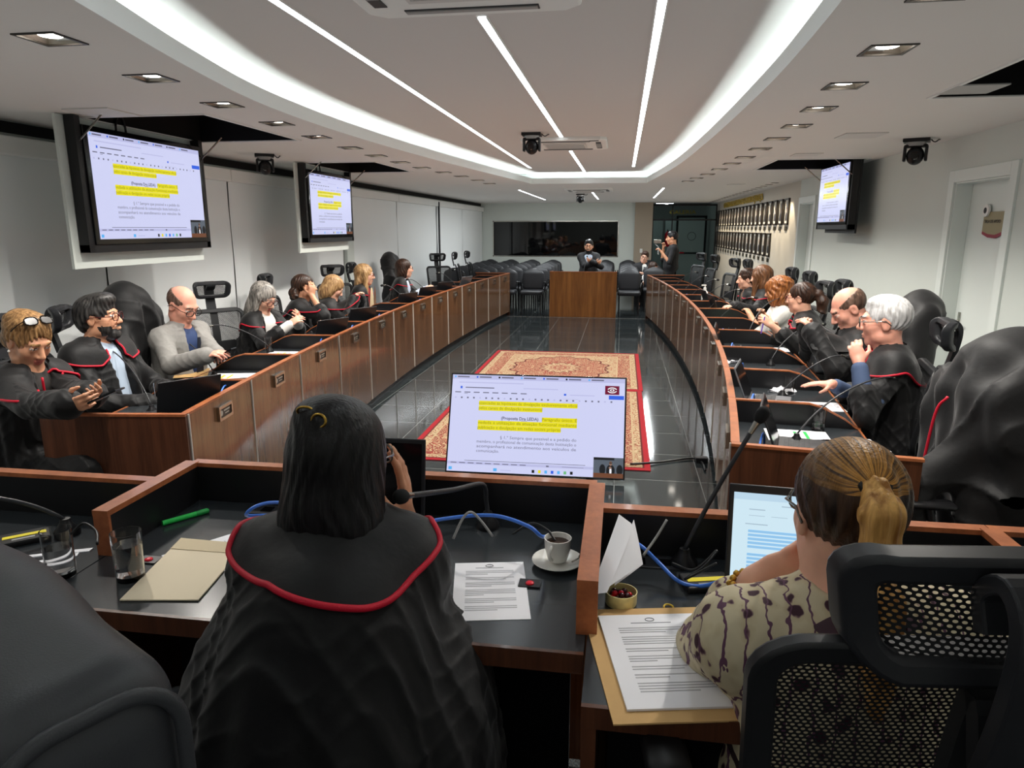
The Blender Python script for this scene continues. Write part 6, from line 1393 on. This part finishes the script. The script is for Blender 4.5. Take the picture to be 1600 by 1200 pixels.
f=n.math('ADD',v1.outputs['Distance'],n.math('MULTIPLY',n1.outputs['Fac'],.9));base=n.ramp(f,[(.0,srgb(62,34,46)),(.66,srgb(62,34,46)),(.70,srgb(120,92,96)),(.745,srgb(192,178,144)),(1,srgb(204,192,160))])
sz=n.add('ShaderNodeSeparateXYZ');n.link(n.add('ShaderNodeTexCoord').outputs['Object'],sz.inputs[0])
wv=n.math('SINE',n.math('MULTIPLY',n.math('ADD',sz.outputs['X'],n.math('MULTIPLY',n1.outputs['Fac'],.03)),190.));ln=n.math('GREATER_THAN',wv,.94);c1=n.mix(ln,base,srgb(96,62,84))
bandz=n.math('GREATER_THAN',n.math('SINE',n.math('MULTIPLY',sz.outputs['Z'],95.)),.72);low=n.math('LESS_THAN',sz.outputs['Z'],.70);c2=n.mix(n.math('MULTIPLY',bandz,low),c1,srgb(58,44,48));n.link(c2,b.inputs['Base Color'])
def f2(t,i):
    h,R,hs=i['h'],i['R'],i['hs'];q=lambda x,y,z:h+R@(V(x,y,z)*hs);TIE.inputs[1].default_value=tuple(q(0,-.1,.066))
    S=SDF();S.chain([q(0,-.112,.062),q(0,-.132,.03),q(0,-.128,-.03),q(0,-.118,-.062)],[.02,.028,.026,.017],k=.015)
    S.warp(lambda p:.002*np.sin(((p-h)@R)[:,0]*420));sdf_obj('upper_ponytail',S,.0035,[HM['gold']],t)
    S=SDF();S.chain([q(0,-.115,-.07),q(0,-.135,-.10),q(.006,-.135,-.18),q(.01,-.12,-.27)],[.017,.034,.03,.012],k=.015)
    S.warp(lambda p:.002*np.sin(((p-h)@R)[:,0]*420));sdf_obj('lower_ponytail',S,.0035,[HM['gold']],t)
    for c,r in(((0,-.108,.066),.02),((0,-.116,-.066),.02)):
        m=MB();th=np.linspace(0,2*PI,16,endpoint=False);m.tube([q(c[0]+r*math.cos(a),c[1]+.3*r*math.sin(a),c[2]+r*.45*math.sin(a)) for a in th],.006,6,closed=True);m.build('hair_band',BLACK,t,smooth=180)
    a,e,w=i['arms'][1];d=nrm(w-e);u=nrm(np.cross(d,(0,0,1)));v=np.cross(u,d);m=MB()
    for k,s in enumerate((-.028,-.012)):
        th=np.linspace(0,2*PI,14,endpoint=False)
        for x in th: m.ell(w+d*s+u*.034*math.cos(x)+v*.034*math.sin(x),(.0065,.0065,.0065),6,5,mi=0)
    m.build('bead_bracelet',GOLD,t,smooth=180)
    nb=i['nb'];rb=i['rb'];fb=i['fb'];sc=i['sc']
    m=MB()
    for s in(-1,1): m.grid([[sc+rb*s*x-fb*yy+V(0,0,zz),sc+rb*s*(x+.03)-fb*(yy-.004)+V(0,0,zz-.012)] for x,yy,zz in((.05,.02,.085),(.055,.075,.06),(.05,.108,.0),(.048,.118,-.06))],flip=s<0)
    m.build('blouse_collar',mat('blouse_piping',srgb(70,48,58),.7),t,smooth=180)
GH=hairmat('streaked',srgb(34,24,20),srgb(74,52,38));n=NT(GH);b=GH.node_tree.nodes['Principled BSDF'];old=b.inputs['Base Color'].links[0].from_socket
tco=n.add('ShaderNodeTexCoord').outputs['Object'];sub=n.add('ShaderNodeVectorMath',operation='SUBTRACT');n.link(tco,sub.inputs[0]);TIE=sub
s3=n.add('ShaderNodeSeparateXYZ');n.link(sub.outputs[0],s3.inputs[0]);ang=n.math('ARCTAN2',s3.outputs['X'],s3.outputs['Z'])
rad=n.math('SQRT',n.math('ADD',n.math('POWER',s3.outputs['X'],2.),n.math('POWER',s3.outputs['Z'],2.)))
cv=n.add('ShaderNodeCombineXYZ');n.link(n.math('MULTIPLY',ang,9.),cv.inputs[0]);n.link(n.math('MULTIPLY',rad,8.),cv.inputs[1])
t3=n.add('ShaderNodeTexNoise');n.link(cv.outputs[0],t3.inputs['Vector']);t3.inputs['Scale'].default_value=1.6;t3.inputs['Detail'].default_value=3
up=n.math('GREATER_THAN',s3.outputs['Z'],-.012);fal=n.math('SUBTRACT',1.25,n.math('MULTIPLY',rad,6.5))
side_=n.math('SUBTRACT',1.15,n.math('MULTIPLY',n.math('ABSOLUTE',s3.outputs['X']),12.));st=n.math('MULTIPLY',n.math('MULTIPLY',up,side_),n.math('MULTIPLY',fal,n.math('MULTIPLY',n.math('SUBTRACT',t3.outputs['Fac'],.36),4.)));cl_=n.add('ShaderNodeClamp');n.link(st,cl_.inputs[0]);n.link(n.mix(cl_.outputs[0],old,srgb(204,146,70)),b.inputs['Base Color']);HM['streak']=GH
person('woman with gold-streaked tied hair in a patterned beige blouse, seen from behind',D(1322,803,1.14),R_(93),R_(-10),0,R_(100),.03,0,DZ,.47,sk='fair',hair='streak',style='flat',outfit='blouse',cols=dict(main=PATT),vox=.005,hs=1.0,sleeve=.72,hands=[V(.56,1.28,.97),D(1178,912,1.24)],handdirs=[None,(.86,.1,.42)],palms=[None,(.15,.9,-.1)],curls=[(.4,.4),(.3,.5)],poles=[(.8,.3,-.6),(-.4,.0,-1)],extra=f2,gl=(GM,),shw=.165)
# ---------------------------------------------------------------- robes hung over chairs
def hung(side,y,b,label,top=1.36,w=.25,turn=0,trim=True,back=.34,low=0):
    p=lip(side,y)+out(side,y)*b;f=math.atan2(-out(side,y)[1],-out(side,y)[0])+turn;t=thing('hung_robe',label,'robe',(p[0],p[1],0),f-PI/2,'robes hung over chair backs')
    S=SDF();S.ell((0,-back-.05,top-.13),(max(w*.78,.185),.125,.135),k=.05);S.box((0,-back+.02,.86),(w+.02,.075,.30),rd=.07,k=.1);S.box((0,-back-.0,.62),(w+.05,.085,.30),rd=.07,k=.1)
    for s in(-1,1): S.cap((s*w*.55,-back,top-.2),(s*(w+.0),-back+.02,.98),.09,.075,k=.1);S.cap((s*w,-back+.04,1.0),(s*(w+.03),-back+.1,.5),.06,.05,k=.06)
    if low: S.box((0,-back+.04,.42),(w+.07,.15,.34),rd=.08,k=.1);S.box((0,-back+.07,.86),(w+.03,.14,.3),rd=.09,k=.1);S.ell((0,-back+.03,top-.16),(.19,.14,.15),k=.06);S.cap((-w*.8,-back+.1,.98),(-w*.9,-back+.42,.66),.05,.06,k=.06);S.cap((-w*.9,-back+.42,.66),(-w*.95,-back+.36,.25),.07,.09,k=.06)
    S.warp(lambda q:(.016*np.sin(q[:,0]*34+q[:,1]*9+3*np.sin(q[:,2]*4))-.016*(1-np.abs(np.sin(q[:,0]*16-q[:,2]*9+2*np.sin(q[:,2]*7+q[:,0]*5))))**3)*np.clip((top-.02-q[:,2])/.15,0,1)+.006*np.sin(q[:,2]*24+q[:,0]*18)*np.sin(q[:,1]*20))
    sdf_obj('cloth',S,.01,ROBE,t,2)
    if trim:
        m=MB();back-=.16*low;m.tube(spline([(-w*.5,-back+.10,1.08),(-w*.4,-back+.13,1.0),(-w*.35,-back+.15,.7),(-w*.4,-back+.16,.5)],6),.006,6);m.build('red_cord_trim',REDTRIM,t,smooth=180)
    return t
hung(1,3.22,.74,'black robe covering the nearest chair on the door side',1.345,.23,.1,low=1);hung(1,4.95,.82,'black robe hung over the chair behind the bald man',1.36,.22);hung(-1,4.6,.82,'black robe hung over the chair behind the bald man in grey',1.38,.2);hung(-1,10.85,.82,'black robe hung over the chair behind the brown-haired woman',1.38,.2,trim=False)
# ---------------------------------------------------------------- light and view
w=bpy.data.worlds.new('world');SC.world=w;w.use_nodes=True;w.node_tree.nodes['Background'].inputs['Color'].default_value=(.02,.022,.025,1);w.node_tree.nodes['Background'].inputs['Strength'].default_value=1
SC.view_settings.view_transform='Standard';SC.view_settings.look='None';SC.view_settings.gamma=1;SC.view_settings.use_curve_mapping=False;SC.view_settings.exposure=0.0
SC.cycles.max_bounces=8;SC.cycles.diffuse_bounces=4;SC.cycles.glossy_bounces=4;SC.cycles.transmission_bounces=8;SC.cycles.transparent_max_bounces=10;SC.cycles.caustics_reflective=False;SC.cycles.caustics_refractive=False;SC.cycles.sample_clamp_indirect=4
try: SC.cycles.use_denoising=True;SC.cycles.denoiser='OPENIMAGEDENOISE'
except Exception: pass

SC.cycles.use_fast_gi=True;SC.cycles.fast_gi_method='ADD';SC.cycles.ao_bounces_render=4
w.light_settings.ao_factor=.205;w.light_settings.distance=2.0
